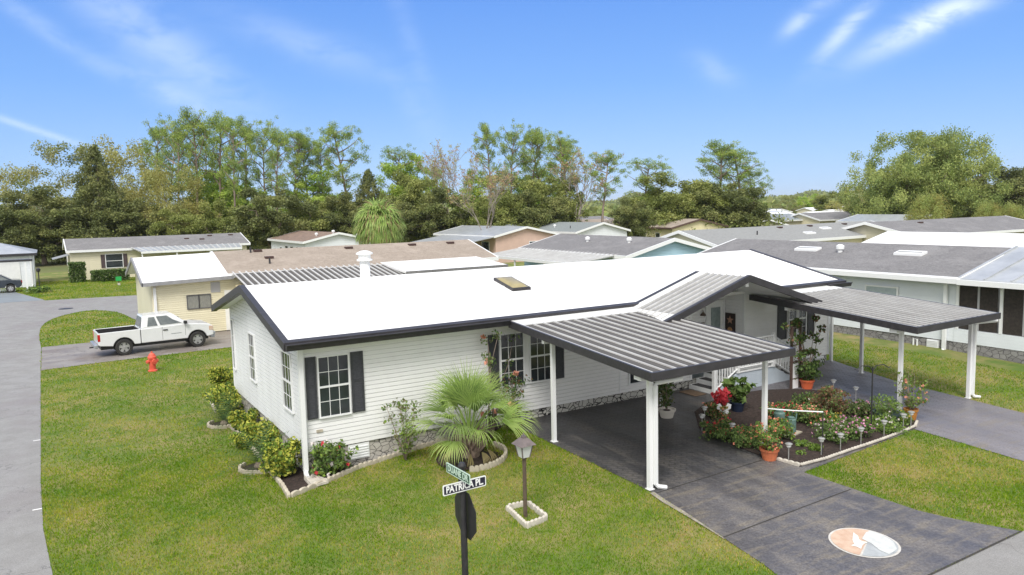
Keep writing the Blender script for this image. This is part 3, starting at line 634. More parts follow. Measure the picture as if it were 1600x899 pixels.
# star picture on the return wall
AR = thing('wall_plaque', 'tall dark plaque with a tan star hanging beside the front door', 'plaque', (13.9, .54, 1.6))
mb = MB(); mb.box(-.03, 0, -.2, .2, 0, .7); mb.build('board', mat('plaque_board', (.02, .014, .014), (.05, .03, .025), scale=12, rough=.6), AR)
mb = MB(); pts = []
for k in range(10):
    r = .15 if k % 2 == 0 else .065; a_ = R_(90+36*k); pts.append((-.034, -r*math.cos(a_), .48+r*math.sin(a_)))
for k in range(10): mb.poly([(-.045, 0, .48), pts[k], pts[(k+1) % 10]])
mb.build('star', mat('tan_star', (.42, .24, .16), rough=.6), AR)
mb = MB(); mb.lathe([(0,0),(.1,0),(.08,.03),(0,.035)], 12); 
mb.v = [(-.032-z, x, .16+y) for (x, y, z) in mb.v]; mb.build('sunflower', mat('sunflower_tan', (.5, .28, .12), (.3,.14,.06), scale=20, rough=.6), AR)
WL = thing('wall_lantern', 'small dark bell-shaped lantern on the wall beside the front door', 'lantern', (12.86, .72, 2.3))
mb = MB(); mb.lathe([(.1,0),(.09,.02),(.04,.08),(.015,.12),(.01,.17)], 12); mb.tube([(0,0,.15),(0,.06,.17)], .008); mb.build('shade', mat('bronze', (.10, .07, .05), rough=.4), WL, smooth=False)
HP = thing('wall_sign', 'tiny framed sign beneath the lantern by the front door', 'sign', (12.82, .76, 1.93))
mb = MB(); mb.box(-.13,.13,-.02,0,0,.14); mb.build('frame', mat('wood_frame', (.12,.08,.05), rough=.6), HP)
mb = MB(); mb.box(-.11,.11,-.026,-.02,.02,.12); mb.build('panel', mat('cream_face', (.6,.55,.45), rough=.6), HP)

# ------------------------------------------------------------------ neighbouring homes
def home(label, x, y, ang, Ln, W, ze, ri, wall, roofm, trim=TRIM, hip=0, skirt=None, over=.3, wins=(), vents=(), cat='house', wallb=None, gable_over=.3, z0=0, name='mobile_home', grp=None, body0=0, body1=0):
    T = thing(name, label, cat, (x, y, z0), R_(ang), grp)
    b0, b1, h = over+body0, Ln-over-body1, W/2-over
    zs = .5; zw = ze-.02
    mb = MB()
    mb.box(b0, b1, -h, h, zs if skirt else 0, zw)
    if not hip:
        s = ri/(W/2)
        for xx in (b0, b1): 
            dx = .02 if xx == b0 else -.02
            mb.add([(xx,-h,zw),(xx,h,zw),(xx,0,zw+h*s+.0),(xx+dx,-h,zw),(xx+dx,h,zw),(xx+dx,0,zw+h*s)], [(0,1,2),(3,5,4)] if xx == b0 else [(0,1,2),(3,5,4)])
    mb.build('wall', wall, T)
    if skirt: 
        mb = MB(); mb.box(b0+.03, b1-.03, -h+.03, h-.03, -.1, zs); mb.build('stone_skirt', skirt, T)
    a, b = W/2, ze+ri
    mb = MB(); r0, r1 = hip, Ln-hip
    mb.slab([(0,-a,ze),(Ln,-a,ze),(r1,0,b),(r0,0,b)], .08); mb.slab([(r0,0,b),(r1,0,b),(Ln,a,ze),(0,a,ze)], .08)
    if hip: mb.slab([(0,a,ze),(0,-a,ze),(r0,0,b)], .08); mb.slab([(Ln,-a,ze),(Ln,a,ze),(r1,0,b)], .08)
    rf = mb.build('roof', roofm, T)
    mb = MB()
    for s_ in (-1, 1):
        mb.box(-.02, Ln+.02, s_*a-.05 if s_ > 0 else -a-.05, s_*a+.05 if s_ > 0 else -a+.05, ze-.2, ze+.015)
        if not hip:
            for xx in (-.05, Ln-.03):
                mb.hexa([(xx,s_*a,ze-.2),(xx+.08,s_*a,ze-.2),(xx+.08,0,b-.2),(xx,0,b-.2)], [(xx,s_*a,ze+.02),(xx+.08,s_*a,ze+.02),(xx+.08,0,b+.02),(xx,0,b+.02)])
    mb.build('fascia', trim, T)
    for (side, p, za, zb, ww, *st) in wins:      # side a,b,0,1 ; p along the wall
        M = {'a': frame(0, -h, 0, 0), 'b': frame(0, h, 0, R_(180)), '0': frame(b0, 0, 0, R_(-90)), '1': frame(b1, 0, 0, R_(90))}[side]
        if side == 'b': p = -p
        if side == '0': p = -p
        k = st[0] if st else ''
        wd = window(T, M, p-ww/2, p+ww/2, za, zb, 1 if k != 'g' else 3, 1 if k != 'g' else 2, sash=(k != 'p'), fw=.06, glass=GLASS)
        if len(st) > 1: 
            shutter(T, M, p-ww/2-.42, p-ww/2-.08, za, zb, st[1]); shutter(T, M, p+ww/2+.08, p+ww/2+.42, za, zb, st[1])
    for (u, v, kd) in vents:
        z = b-ri/a*abs(v)
        mb = MB()
        if kd == 'pipe': mb.lathe([(0,0),(.05,0),(.05,.35),(0,.35)], 8, c=(u, v, z-.05)); mb.build('vent_pipe', DARK, rf)
        elif kd == 'turb': mb.lathe([(0,0),(.1,0),(.1,.12),(.17,.16),(.17,.3),(.08,.36),(0,.37)], 10, c=(u, v, z-.03)); mb.build('roof_vent', TRIM, rf)
        elif kd == 'sky': 
            s_ = -1 if v < 0 else 1
            mb.slab([(u-.6,v-.2,b-ri/a*abs(v-.2)+.09),(u+.6,v-.2,b-ri/a*abs(v-.2)+.09),(u+.6,v+.2,b-ri/a*abs(v+.2)+.09),(u-.6,v+.2,b-ri/a*abs(v+.2)+.09)], .12); f_ = mb.build('skylight', TRIM, rf)
            mb = MB(); mb.slab([(u-.52,v-.05,b-ri/a*abs(v-.05)+.1),(u+.52,v-.05,b-ri/a*abs(v-.05)+.1),(u+.52,v+.05,b-ri/a*abs(v+.05)+.1),(u-.52,v+.05,b-ri/a*abs(v+.05)+.1)], .01); mb.build('pane', PANL, f_)
        else: mb.box(u-.22, u+.22, v-.14, v+.14, z-.02, z+.1); mb.build('roof_vent', mat('brown_vent', (.06,.03,.025), rough=.6), rf)
    return T
def metroof(T, pts, th, nrib, m_=None, name='metal_roof', ribs=True, rm=None):
    """ribbed sheet on 4 corners in the thing's frame: p0-p1 low edge, p3-p2 high edge; ribs run low to high"""
    p = [Vector(q) for q in pts]; mb = MB(); mb.slab([tuple(q) for q in p], th); o = mb.build(name, m_ or METR, T)
    if ribs:
        mb = MB(); 
        for i in range(nrib+1):
            t = i/nrib; a = p[0].lerp(p[1], t); b = p[3].lerp(p[2], t); d = (p[1]-p[0]).normalized()*.035
            mb.slab([tuple(a-d+Vector((0,0,.05))), tuple(a+d+Vector((0,0,.05))), tuple(b+d+Vector((0,0,.05))), tuple(b-d+Vector((0,0,.05)))], .05)
        mb.build('seam', rm or RIB, o)
    return o
S_BLUE = siding('pale_blue_siding', (.70, .74, .78)); S_SKY = siding('sky_blue_siding', (.42, .62, .74), .2); S_CREAM = siding('cream_siding', (.76, .71, .53), .15)
S_YEL = siding('yellow_siding', (.76, .68, .44), .2); S_YEL2 = siding('pale_yellow_siding', (.74, .69, .51), .2); S_WHT = siding('bluish_white_siding', (.76, .79, .83), .2)
S_PINK = mat('salmon_stucco', (.60, .43, .36), (.55, .39, .33), scale=2, rough=.9); S_TAN = siding('tan_siding', (.5, .47, .36), .2)
SK_G = stone('grey_stone_skirt', (.34, .33, .33, 1), (.24, .23, .235, 1), (.10, .098, .10, 1), 5.0, .04)
BRSH = mat('brown_shutter', (.07, .045, .045), rough=.6)

H1 = home('pale blue-grey home with grey shingle roof and a metal-roofed screened porch at right', 26.5, -1.93, 88.12, 14.09, 7.31, 2.85, .9, S_BLUE, SHING, skirt=SK_G, z0=.12,
     wins=(), vents=((3.4, 1.3, 'sky'), (8.4, 1.3, 'sky'), (6.6,1.4,'turb')))
window(H1, frame(0, 3.355, 0, R_(180)), -3.85, -2.55, 1.75, 2.25, 1, 1, sash=False, fw=.06, glass=mat('blind_pane', (.42,.48,.50), (.36,.42,.44), scale=5, rough=.25))
# screened porch at its street end
mb = MB(); mb.box(-7.5, .32, 3.30, 3.36, .05, .5); mb.build('porch_skirt', SK_G, H1)
mb = MB(); mb.box(-7.5, .32, 3.28, 3.37, .5, .98); mb.build('porch_kneewall', S_BLUE, H1)
mb = MB(); mb.box(-7.5, .3, -3.3, 3.2, .48, .5); mb.box(-7.5, .3, -3.36, -3.3, .0, 2.6); mb.build('porch_floor', CONC, H1)
SCR = mat('dark_screen', (.022, .018, .017), (.045, .035, .03), scale=14, rough=.8)
k = 0
for i in range(5):
    xa_ = .2-1.5*i; xb_ = xa_-1.42
    mb = MB(); mb.box(xb_+.09, xa_-.02, 3.31, 3.33, 1.0, 2.66); mb.build('screen_panel', SCR, H1)
    mb = MB(); mb.box(xa_-.02, xa_+.08, 3.27, 3.38, .98, 2.68); mb.build('porch_post', TRIM, H1)
    mb = MB(); mb.box((xa_+xb_)/2-.02, (xa_+xb_)/2+.05, 3.29, 3.35, 1.0, 2.66); mb.build('porch_mullion', mat('grey_frame', (.4,.4,.42), rough=.5), H1)
metroof(H1, [(.02,3.7,2.83),(-7.8,3.7,2.83),(-7.8,0,3.78),(.02,0,3.78)][::1], .05, 9, METR, rm=METR)
metroof(H1, [(-7.8,-3.7,2.83),(.02,-3.7,2.83),(.02,0,3.78),(-7.8,0,3.78)], .05, 9, METR, ribs=False)
mb = MB(); mb.box(-7.8, .02, 3.66, 3.84, 2.62, 2.8); mb.build('porch_gutter', TRIM, H1)
mb = MB(); mb.box(.0, 14.1, 3.66, 3.82, 2.64, 2.82); mb.build('gutter', TRIM, H1)
def dsp(T, x, y, zt=2.7, sy=1):
    mb = MB(); mb.box(x-.06, x+.06, y-.05, y+.05, .15, zt); mb.tube([(x,y,.18),(x-.02,y+.1*sy,.1),(x-.04,y+.25*sy,.07)], .06, 6); mb.build('downspout', TRIM, T)
dsp(H1, .62, 3.44)
mb = MB(); mb.box(.85, 1.3, 3.34, 3.4, .1, .46)
for k in range(6): mb.box(.88, 1.27, 3.40, 3.42, .13+k*.055, .15+k*.055)
mb.build('skirt_vent', TRIM, H1)
mb = MB(); mb.tube([(1.75,3.5,.02),(1.75,3.5,.42),(1.6,3.5,.42),(1.6,3.5,.05)], .03, 6); mb.build('pvc_pipe', TRIM, H1)

home('home with blank white roof seen behind the grey-roofed neighbour at right', 38.7, -13.74, 88.7, 25, 8.0, 2.9, .93, S_BLUE, ROOFW, z0=0)
H3 = home('sky-blue gabled home with grey shingle roof behind the white roof ridge', 28.0, 17.9, 86, 13.5, 7.2, 2.82, .92, S_SKY, SHING, wins=(), vents=((3.0,1.2,'turb'),(7.5,1.4,'turb')))
metroof(H3, [(13.2,6.3,2.45),(1.2,6.3,2.45),(1.2,3.3,2.84),(13.2,3.3,2.84)], .06, 26, METR, name='patio_roof')
mb = MB(); mb.box(1.2,13.2,6.28,6.38,2.28,2.46); mb.box(1.15,1.25,3.5,6.35,2.3,2.5); mb.build('patio_gutter', TRIM, H3)
for xx in (1.3, 5, 9, 13.1):
    mb = MB(); mb.box(xx-.05,xx+.05,6.25,6.33,0,2.3); mb.build('patio_post', TRIM, H3)
H4 = home('long cream gabled home with pale grey roof, three skylights and dark roof vents', 34.9, 24.77, 3.0, 25.1, 7.31, 2.85, 1.0, S_YEL2, mat('pale_grey_shingle', (.27, .275, .275), (.22, .225, .225), scale=5, rough=.9, bump=.3, bscale=24), wins=(), vents=((12.5,-2.3,'sky'),(16,-1.4,'sky'),(19,-1.9,'sky'),(11,-.6,'box'),(15,-.6,'box'),(20,-.6,'box'),(23.5,-.7,'box'),(6.5,-1.9,'pipe')))
H6 = home('salmon stucco home with light metal roof and a recessed dark porch', 39.58, 52.6, 89.4, 15, 8.08, 2.89, .88, S_PINK, METR, wins=(('0',-1.0,.9,2.1,1.1,''),('0',-2.9,.9,2.1,.8,''),('b',2.5,.8,2.2,1.6,'p'),('b',6,.0,2.2,1.1,'p')))
metroof(H6, [(12,8.6,2.1),(0,8.6,2.1),(0,3.9,2.86),(12,3.9,2.86)], .08, 8, METR, name='porch_roof', ribs=False)
for xx in (.3, 6, 11.7):
    mb = MB(); mb.box(xx-.06,xx+.06,8.4,8.52,0,2.1); mb.build('porch_post', TRIM, H6)
home('home with plain greenish grey roof just behind the salmon home', 46, 64, 91, 17, 8, 2.8, .95, S_YEL2, SHINGG, hip=2.5, vents=((7,2,'box'),(8,2.6,'box')))
H8 = home('pale blue-white gabled home with greenish grey roof right of the salmon home', 50.58, 53.3, 88.4, 17, 7.81, 2.88, 1.0, S_WHT, SHINGG, wins=(('0',-.6,1.2,2.0,.8,'p'),), vents=((7,2.2,'turb'),(12,2.4,'turb'),(3.2,2.5,'pipe')))
H9 = home('yellow home with tan roof and a row of small gable windows', 66.2, 53.5, 80, 22, 8.6, 2.85, 1.0, S_YEL, SHINGB, trim=mat('brown_trim', (.10,.06,.05), rough=.6), wins=(('0',1.6,1.7,2.1,.55,'p'),('0',.7,1.7,2.1,.55,'p'),('0',-.2,1.7,2.1,.55,'p'),('0',-1.1,1.7,2.1,.55,'p'),('0',-2.0,1.7,2.1,.55,'p'),('b',3.5,1,2.1,1.0,''),('b',7,1,2.1,1.2,'')), vents=((5,.9,'box'),(12,.9,'box')))
home('home with blue-grey roof right of the yellow home', 80, 69, -1.2, 22, 8.2, 2.8, .96, S_TAN, mat('blue_grey_shingle', (.24,.27,.30), (.2,.225,.25), scale=4, rough=.9), vents=((5,-2,'box'),(11,-1.4,'box')))
home('small brown-roofed home beside the blue-grey roof', 83, 57, 60, 9, 6, 2.5, .9, S_TAN, SHINGB)
home('cream gabled home with broad grey roof in front of the golden trees at right', 100, 65.0, -4.5, 23, 8.4, 2.75, 1.1, S_YEL2, SHING, wins=(('0',.4,1.5,2.3,.6,'p'),), vents=((19,-1.2,'turb'),))
home('wide grey-roofed home below the golden shrubs at far right', 53, 22, -1.8, 21, 9, 2.88, 1.06, S_TAN, SHING, vents=((6,-1,'box'),))
home('white home with mottled brown roof left of the cabbage palm', 21.41, 60.4, 90.2, 14.2, 7.56, 2.85, .84, S_WHT, mat('mottled_brown_shingle', (.24,.17,.13), (.15,.105,.085), scale=1.6, rough=.9), wins=(('0',-.4,1.2,1.9,.9,''),('b',3,.8,2.2,1.2,'p'),('b',5.2,.8,2.2,1.2,'p'),('b',7.2,.8,2.2,1.2,'p'),('b',9.5,1,2,.8,'p')), vents=((2.5,1.6,'turb'),(.6,.4,'turb'),(.6,-2.2,'turb')))
H14 = home('long yellow home with tan shingle roof directly behind the white home', 3.0, 26.88, 0, 15.6, 7.45, 2.86, .98, S_YEL, SHINGB, vents=((2.3,-.35,'box'),(2.6,-1.6,'box'),(1.9,-.5,'pipe'),(2.4,-2.5,'pipe'),(7.4,-.6,'box'),(11.4,-.6,'box'),(14.0,-.6,'box')))
metroof(H14, [(.3,-6.6,2.42),(9.2,-6.6,2.42),(9.2,-3.5,2.9),(.3,-3.5,2.9)], .06, 28, PAN, name='patio_roof')
mb = MB(); mb.slab([(8.2,-6.9,2.66),(14.3,-6.9,2.66),(14.3,-3.4,2.96),(8.2,-3.4,2.96)], .12); mb.build('flat_roof', ROOFW, H14)
mb = MB(); mb.box(8.2,14.35,-6.97,-6.9,2.48,2.66); mb.box(14.3,14.37,-6.9,-3.4,2.5,2.68); mb.build('flat_roof_trim', SHING, H14)
mb = MB(); mb.box(.35,9,-6.5,-3.5,0,2.3); mb.build('patio_wall', S_YEL, H14)
# shed-like addition at the left end
SH = thing('utility_room', 'cream sided utility building with white roof behind the pickup truck', 'outbuilding', (-.45, 23.3, 0))
mb = MB(); lapwall(mb, 0, 4.9, .05, 2.62); mb.build('front_wall', S_CREAM, SH)
mb = MB(); mb.M = frame(0, 7.3, 0, R_(-90)); 
def gt3(z): return (0, 7.3) if z <= 2.6 else (3.7*(z-2.6)/1.05, 7.3-3.6*(z-2.6)/1.05)
mb.add([(0,0,0),(7.3,0,0),(7.3,0,2.6),(3.7,0,3.62),(0,0,2.6)], [(0,1,2,3,4)]); mb.build('side_wall', mat('cream_panel', (.68,.65,.50), (.62,.59,.45), scale=2, rough=.7, stretch=(1,1,.2)), SH)
mb = MB(); mb.box(.03,4.85,.05,7.25,.02,2.55); mb.build('inner_wall', S_CREAM, SH)
mb = MB(); mb.slab([(-.4,-.35,2.68),(3.62,-.35,2.78),(3.62,3.75,3.78),(-.4,3.75,3.7)], .08); mb.slab([(-.4,3.75,3.7),(3.62,3.75,3.78),(3.62,7.7,2.8),(-.4,7.7,2.68)], .08)
mb.build('roof', ROOFW, SH)
mb = MB(); mb.hexa([(-.44,-.42,2.52),(3.7,-.42,2.62),(3.7,-.35,2.62),(-.44,-.35,2.52)],[(-.44,-.42,2.69),(3.7,-.42,2.79),(3.7,-.35,2.79),(-.44,-.35,2.69)])
for (p, q, zp, zq) in ((-.42, 3.75, 2.69, 3.72), (3.75, 7.7, 3.72, 2.69)):
    mb.hexa([(-.47,p,zp-.16),(-.40,p,zp-.16),(-.40,q,zq-.16),(-.47,q,zq-.16)], [(-.47,p,zp+.02),(-.40,p,zp+.02),(-.40,q,zq+.02),(-.47,q,zq+.02)])
mb.build('fascia', mat('grey_fascia', (.22,.22,.235), (.3,.3,.31), scale=6, rough=.5), SH)
GF = mat('grey_frame', (.4,.4,.42), rough=.5); DGF = mat('dark_grey_frame', (.10,.10,.11), rough=.5)
window(SH, I, 1.55, 2.05, 1.28, 1.9, 1, 1, sash=False, fr=DGF, glass=mat('curtained_glass', (.30,.30,.27), (.2,.2,.19), scale=9, rough=.15, stretch=(6,1,1))); window(SH, I, 2.10, 2.60, 1.28, 1.9, 1, 1, sash=False, fr=DGF, glass=MATS['curtained_glass'])
mb = MB(); mb.box(2.66, 3.1, -.035, 0, 1.98, 2.5); mb.build('louver_vent', GF, SH)
mb = MB(); mb.box(3.28, 4.3, -.05, 0, .05, 2.05); dd = mb.build('door', WHITE, SH)
mb = MB(); mb.box(3.62, 3.98, -.06, -.05, 1.42, 1.78); mb.build('door_glass', GLASS, dd)
mb = MB(); mb.tube([(4.25,-.05,2.1),(4.25,-.2,2.3),(4.25,-.28,2.12)], .025, 6); mb.lathe([(0,0),(.06,.02),(.07,.16),(0,.2)], 8, c=(4.25,-.28,1.95)); mb.build('door_lantern', DARK, SH)
dsp(SH, .12, -.06, 2.5, -1)
mb = MB(); mb.box(.05, .2, -.2, -.06, 2.42, 2.54); mb.build('flood_lamp', CONCW, SH)

H15 = home('pale yellow home with grey roof, brown shutters and clipped hedges across the road', -3.09, 68.92, .83, 16.48, 8.26, 2.81, 1.0, S_YEL2, SHING, wins=(('a',3.9,1.05,2.3,1.4,'',BRSH),('0',2.6,1.2,2.3,1.2,'p')), vents=((13.2,-.8,'box'),(15.3,-.8,'box'),(10.8,-1.6,'box'),(12.2,-2.0,'box')))
metroof(H15, [(5.9,-7.0,2.55),(15,-7.0,2.55),(15.4,-4.0,2.84),(5.4,-4.0,2.84)], .08, 18, METR, name='patio_roof')
mb = MB(); mb.box(5.9,15,-7.06,-7.0,2.36,2.55); mb.build('patio_gutter', TRIM, H15)
for xx in (6, 9, 12, 14.9):
    mb = MB(); mb.box(xx-.05,xx+.05,-6.98,-6.88,0,2.36); mb.build('patio_post', TRIM, H15)
mb = MB(); mb.slab([(-1.1,-2.2,2.0),(.3,-2.2,2.35),(.3,1.2,2.35),(-1.1,1.2,2.0)], .05); mb.build('awning', METR, H15)
H16 = home('white garage-fronted home with grey hip roof at the left edge', -17.9, 64.6, 0, 12.6, 8.4, 2.9, .95, S_WHT, METR, trim=DARK, hip=3.0, wins=())
mb = MB(); mb.box(9.4, 11.3, -3.95, -3.9, .05, 2.2); mb.build('garage_door', WHITE, H16); dsp(H16, 12.1, -3.98, 2.7, -1)
CP = thing('carport', 'thin dark carport frame with white post over the parked sedan at the left edge', 'carport', (-6.1, 55.8, 0))
mb = MB(); mb.box(-9, .5, -.1, .9, 2.45, 2.6); mb.build('roof', DARK, CP)
for yy in (0,):
    mb = MB(); mb.box(-.06, .06, yy-.06, yy+.06, 0, 2.4); mb.tube([(0,yy-.02,.15),(.3,yy-.3,.1),(.8,yy-.6,.06)], .06, 6); mb.build('post', TRIM, CP)
sheet('neighbour_driveway', [(-6.95,55.8),(-4.95,47.4),(-14,47.4),(-14,60),(-6.95,60)], .02, mat('blue_grey_concrete', (.23,.26,.28), (.19,.215,.235), scale=1, rough=.5))
# far roofs beyond the trees: seen as small white and grey roofs in the gap
far = [(1190,324,150),(1222,327,140),(1255,323,165),(1290,324,150),(1318,322,175),(1212,321,200),(1243,318,220),(1276,319,240),(1305,318,250),(925,333,150),(905,336,135),(880,340,120),(1165,326,160),(1345,322,180),(1495,356,100),(1395,318,210)]
NM = ['farthest white','left white','long white','pale','bright white','low white','hazy white','small white','distant pale','grey','tan','cream','half-hidden','pale grey','lone pale','tiny white']
for i, (px, py, dep) in enumerate(far):
    p = AT(px, py, dep); rr = [ROOFW, ROOFW, METR, ROOFW][i % 4] if i not in (9, 10, 11, 14) else [SHING, SHINGB, SHINGB, METR][(9, 10, 11, 14).index(i)]
    home('%s roof of a far-off home, %s in the gap of the treeline' % (NM[i], ['first','second','third','fourth'][i%4]+' row '+['one','two','three','four'][i//4]), p.x-6, p.y, [0, 20, 75, -10][i % 4], 13, 7.5, 2.8, .9, [S_WHT, S_YEL2, S_TAN][i % 3], rr, grp='far-off homes beyond the treeline')

# ------------------------------------------------------------------ trees
L_PINE = leafmat('pine_needles', (0.152,0.244,0.056), (0.303,0.386,0.094), 1.2); L_PINE2 = leafmat('pine_needles_light', (0.296,0.410,0.085), (0.420,0.486,0.118), 1.2)
L_DARK = leafmat('dark_leaves', (0.101,0.128,0.043), (0.167,0.189,0.066), .6); L_DARK2 = leafmat('dark_leaves_light', (0.189,0.228,0.072), (0.282,0.285,0.102), .6)
L_OLIVE = leafmat('olive_leaves', (0.165,0.209,0.054), (0.243,0.269,0.076), .6); L_OLIVE2 = leafmat('olive_leaves_light', (0.256,0.305,0.081), (0.334,0.347,0.108), .6)
L_GREEN = leafmat('fresh_leaves', (0.251,0.399,0.056), (0.418,0.558,0.099), .6, .35); L_GREEN2 = leafmat('fresh_leaves_light', (0.380,0.507,0.090), (0.513,0.598,0.135), .6, .35)
L_GOLD = leafmat('golden_leaves', (0.290,0.280,0.075), (0.378,0.350,0.110), .5, .35); L_GOLD2 = leafmat('golden_leaves_light', (0.475,0.450,0.165), (0.370,0.405,0.150), .5, .35)
L_RUST = leafmat('rust_leaves', (0.375,0.210,0.120), (0.480,0.300,0.180), .5)
L_OAK = leafmat('oak_leaves', (0.173,0.243,0.072), (0.284,0.344,0.101), .25, .3); L_OAK2 = leafmat('oak_leaves_light', (0.293,0.362,0.103), (0.397,0.431,0.138), .25, .3)
L_GREY = leafmat('greyish_leaves', (0.258,0.272,0.104), (0.377,0.362,0.143), .5, .3)
def rot_about(v, ax, an): return Matrix.Rotation(an, 3, ax) @ v
def limb(mb, p, d, ln, r, rng, n=5, wob=.18, up=.0):
    pts = [p.copy()]; rs = [r]; d = d.normalized()
    for i in range(n):
        d = (d+Vector(rng.normal(size=3))*wob*.5+Vector((0,0,up))).normalized(); pts.append(pts[-1]+d*ln/n); rs.append(max(.012, r*(1-(i+1)/n*.75)))
    mb.tube(pts, rs, 6, cap=False); return pts
def crown_mesh(name, C, rad, per, size, asp, mats, rng, T, flat=1.0, up=0, shade=.5):
    C = np.array(C); rad = np.array(rad); k = np.repeat(np.arange(len(C)), (per*np.clip(rad/np.mean(rad), .4, 2)**2).astype(int))
    d = rng.normal(size=(len(k), 3)); d /= np.linalg.norm(d, axis=1)[:, None]; rr = rng.random(len(k))**.45*(1+.35*(rng.random(len(k)) < .22))
    P = C[k]+d*(rad[k]*rr)[:, None]*np.array([1, 1, flat])
    V, F = leafcloud(P, size, asp, up, rng)
    tone = rng.random(len(C))[k]*.7+rng.random(len(k))*.5      # some clumps paler than others
    mi = (tone > shade+.12).astype(int)
    return quadmesh(name, V, F, mats, mi, T)
def tree_proto(kind, H, Wd, seed):
    rng = np.random.default_rng(seed); T = bpy.data.objects.new('tree', None); COL.objects.link(T); mb = MB(); C = []; Rr = []
    Z = Vector((0, 0, 1))
    if kind == 'pine':
        tp = limb(mb, Vector((0,0,-.2)), Vector((rng.normal()*.05, rng.normal()*.05, 1)), H*.97, H*.013+.05, rng, 9, .07)
        def on(t): t = t*9; i = min(8, int(t)); return tp[i].lerp(tp[i+1], t-i)
        nb = 17
        for i in range(nb):
            t = .5+.5*(i+rng.random()*.5)/nb; a = i*2.4+rng.random(); ln = Wd*.5*(.45+.9*math.sin(math.pi*min(1, (t-.42)/.62)))*(.6+.5*rng.random())
            d = Vector((math.cos(a), math.sin(a), .35+.5*rng.random()))
            pts = limb(mb, on(t), d, ln, H*.005+.02, rng, 4, .3, .05)
            for q in (pts[-1], pts[-2], pts[2]):
                if rng.random() < .85:
                    for _ in range(2):
                        C.append(q+Vector(rng.normal(size=3))*.5); Rr.append(.38+.42*rng.random())
        for _ in range(6): C.append(tp[-1]+Vector(rng.normal(size=3))*.6); Rr.append(.6+.4*rng.random())
        crown_mesh('crown', C, Rr, 105, .19, .5, [L_PINE, L_PINE2], rng, T, .75, shade=.62); bark = BARK
    elif kind in ('broad', 'green', 'gold', 'grey', 'olive'):
        th = H*(.22 if kind != 'green' else .35)
        tp = limb(mb, Vector((0,0,-.2)), Z, th+.2, H*.02+.08, rng, 4, .1)
        nl = 9
        for i in range(nl):
            a = i*2.4+rng.random(); el_ = .5+1.3*rng.random()
            d = Vector((math.cos(a), math.sin(a), el_)); ln = H*.5*(.7+.5*rng.random()); ln *= 1 if el_ > .9 else Wd/H*.9
            pts = limb(mb, tp[-1-(i % 2)], d, ln, H*.009+.04, rng, 5, .25, .03)
            for s in (2, 3, 4, 5):
                for _ in range(2):
                    dd = Vector(rng.normal(size=3)).normalized(); pp = limb(mb, pts[s], dd+Z*.3, Wd*.17, .03, rng, 2, .2); C += [pp[-1]]; Rr.append(Wd*.06+.35*rng.random())
        for _ in range(46):      # filling clumps in the crown's volume
            a = rng.random()*6.283; r = Wd*.5*math.sqrt(rng.random()); z = H*(.28+.72*rng.random()); e_ = math.sqrt(max(0, 1-((z/H-.6)/.46)**2))
            C.append(Vector((math.cos(a)*r*e_, math.sin(a)*r*e_, z-.4))); Rr.append(Wd*.07+.5*rng.random())
        per, sz, mats_ = {'broad': (430, .25, [L_DARK, L_DARK2]), 'olive': (330, .25, [L_OLIVE, L_OLIVE2]), 'green': (170, .24, [L_GREEN, L_GREEN2]), 'gold': (120, .22, [L_GOLD, L_GOLD2]), 'grey': (120, .22, [L_GREY, L_OLIVE])}[kind]
        crown_mesh('crown', C, Rr, per, sz, .6, mats_, rng, T, .85); bark = BARK
    elif kind == 'cedar':
        limb(mb, Vector((0,0,-.2)), Z, H*.95, H*.018, rng, 6, .03)
        for i in range(150):
            t = (i+.5)/150; z = H*(.12+.86*t); rmax = Wd*.5*(1-t)**.75*(.75+.35*rng.random())+.03; a = i*2.4+rng.random(); 
            for f in (1, .55) if i % 2 else (.85,):
                C.append(Vector((math.cos(a)*rmax*f, math.sin(a)*rmax*f, z-.25*f))); Rr.append(.22+.75*(1-t)+.22*rng.random())
        crown_mesh('crown', C, Rr, 160, .25, .5, [L_DARK, L_DARK2], rng, T, .8, -.3); bark = BARK
    elif kind == 'bare':
        def br(p, d, ln, r, dep):
            pts = limb(mb, p, d, ln, r, rng, 3, .16, .06)
            if dep == 0: C.append(pts[-1]); Rr.append(.3); return
            for i in range(3 if dep > 1 else 4):
                ax = Vector(rng.normal(size=3)).normalized(); dn = rot_about((pts[-1]-pts[-2]).normalized(), ax, .35+.4*rng.random())
                br(pts[-1] if i < 2 else pts[2 if i == 2 else 1], dn+Z*.15, ln*(.62+.2*rng.random()), r*.5, dep-1)
        tp = limb(mb, Vector((0,0,-.2)), Z, H*.35, H*.011+.03, rng, 4, .06)
        for i in range(5): a = i*1.9+rng.random(); br(tp[-1-(i % 3)], Vector((math.cos(a)*Wd/H, math.sin(a)*Wd/H, 1)), H*.27, H*.006+.02, 3)
        crown_mesh('crown', C, Rr, 9, .2, .5, [L_RUST, L_GOLD2], rng, T); bark = BARKG
    elif kind == 'oak':
        tp = limb(mb, Vector((0,0,-.2)), Vector((-.15,0,1)), H*.2, H*.035, rng, 4, .08)
        for i in range(13):
            a = i*2.4+.4*rng.random(); el_ = .35+1.5*rng.random()**1.2; d = Vector((math.cos(a), math.sin(a), el_)); ln = Wd*.42*(.7+.4*rng.random()) if el_ < .9 else H*.66*(.75+.3*rng.random())
            pts = limb(mb, tp[-1-(i % 2)], d, ln, H*.017, rng, 7, .22, .04)
            for s in range(2, 8):
                for _ in range(3):
                    dd = Vector(rng.normal(size=3)).normalized()+Z*.35; pp = limb(mb, pts[s], dd, Wd*.11*(.6+.6*rng.random()), .06, rng, 3, .3); 
                    for q in pp[1:]: C.append(q); Rr.append(.7+.7*rng.random())
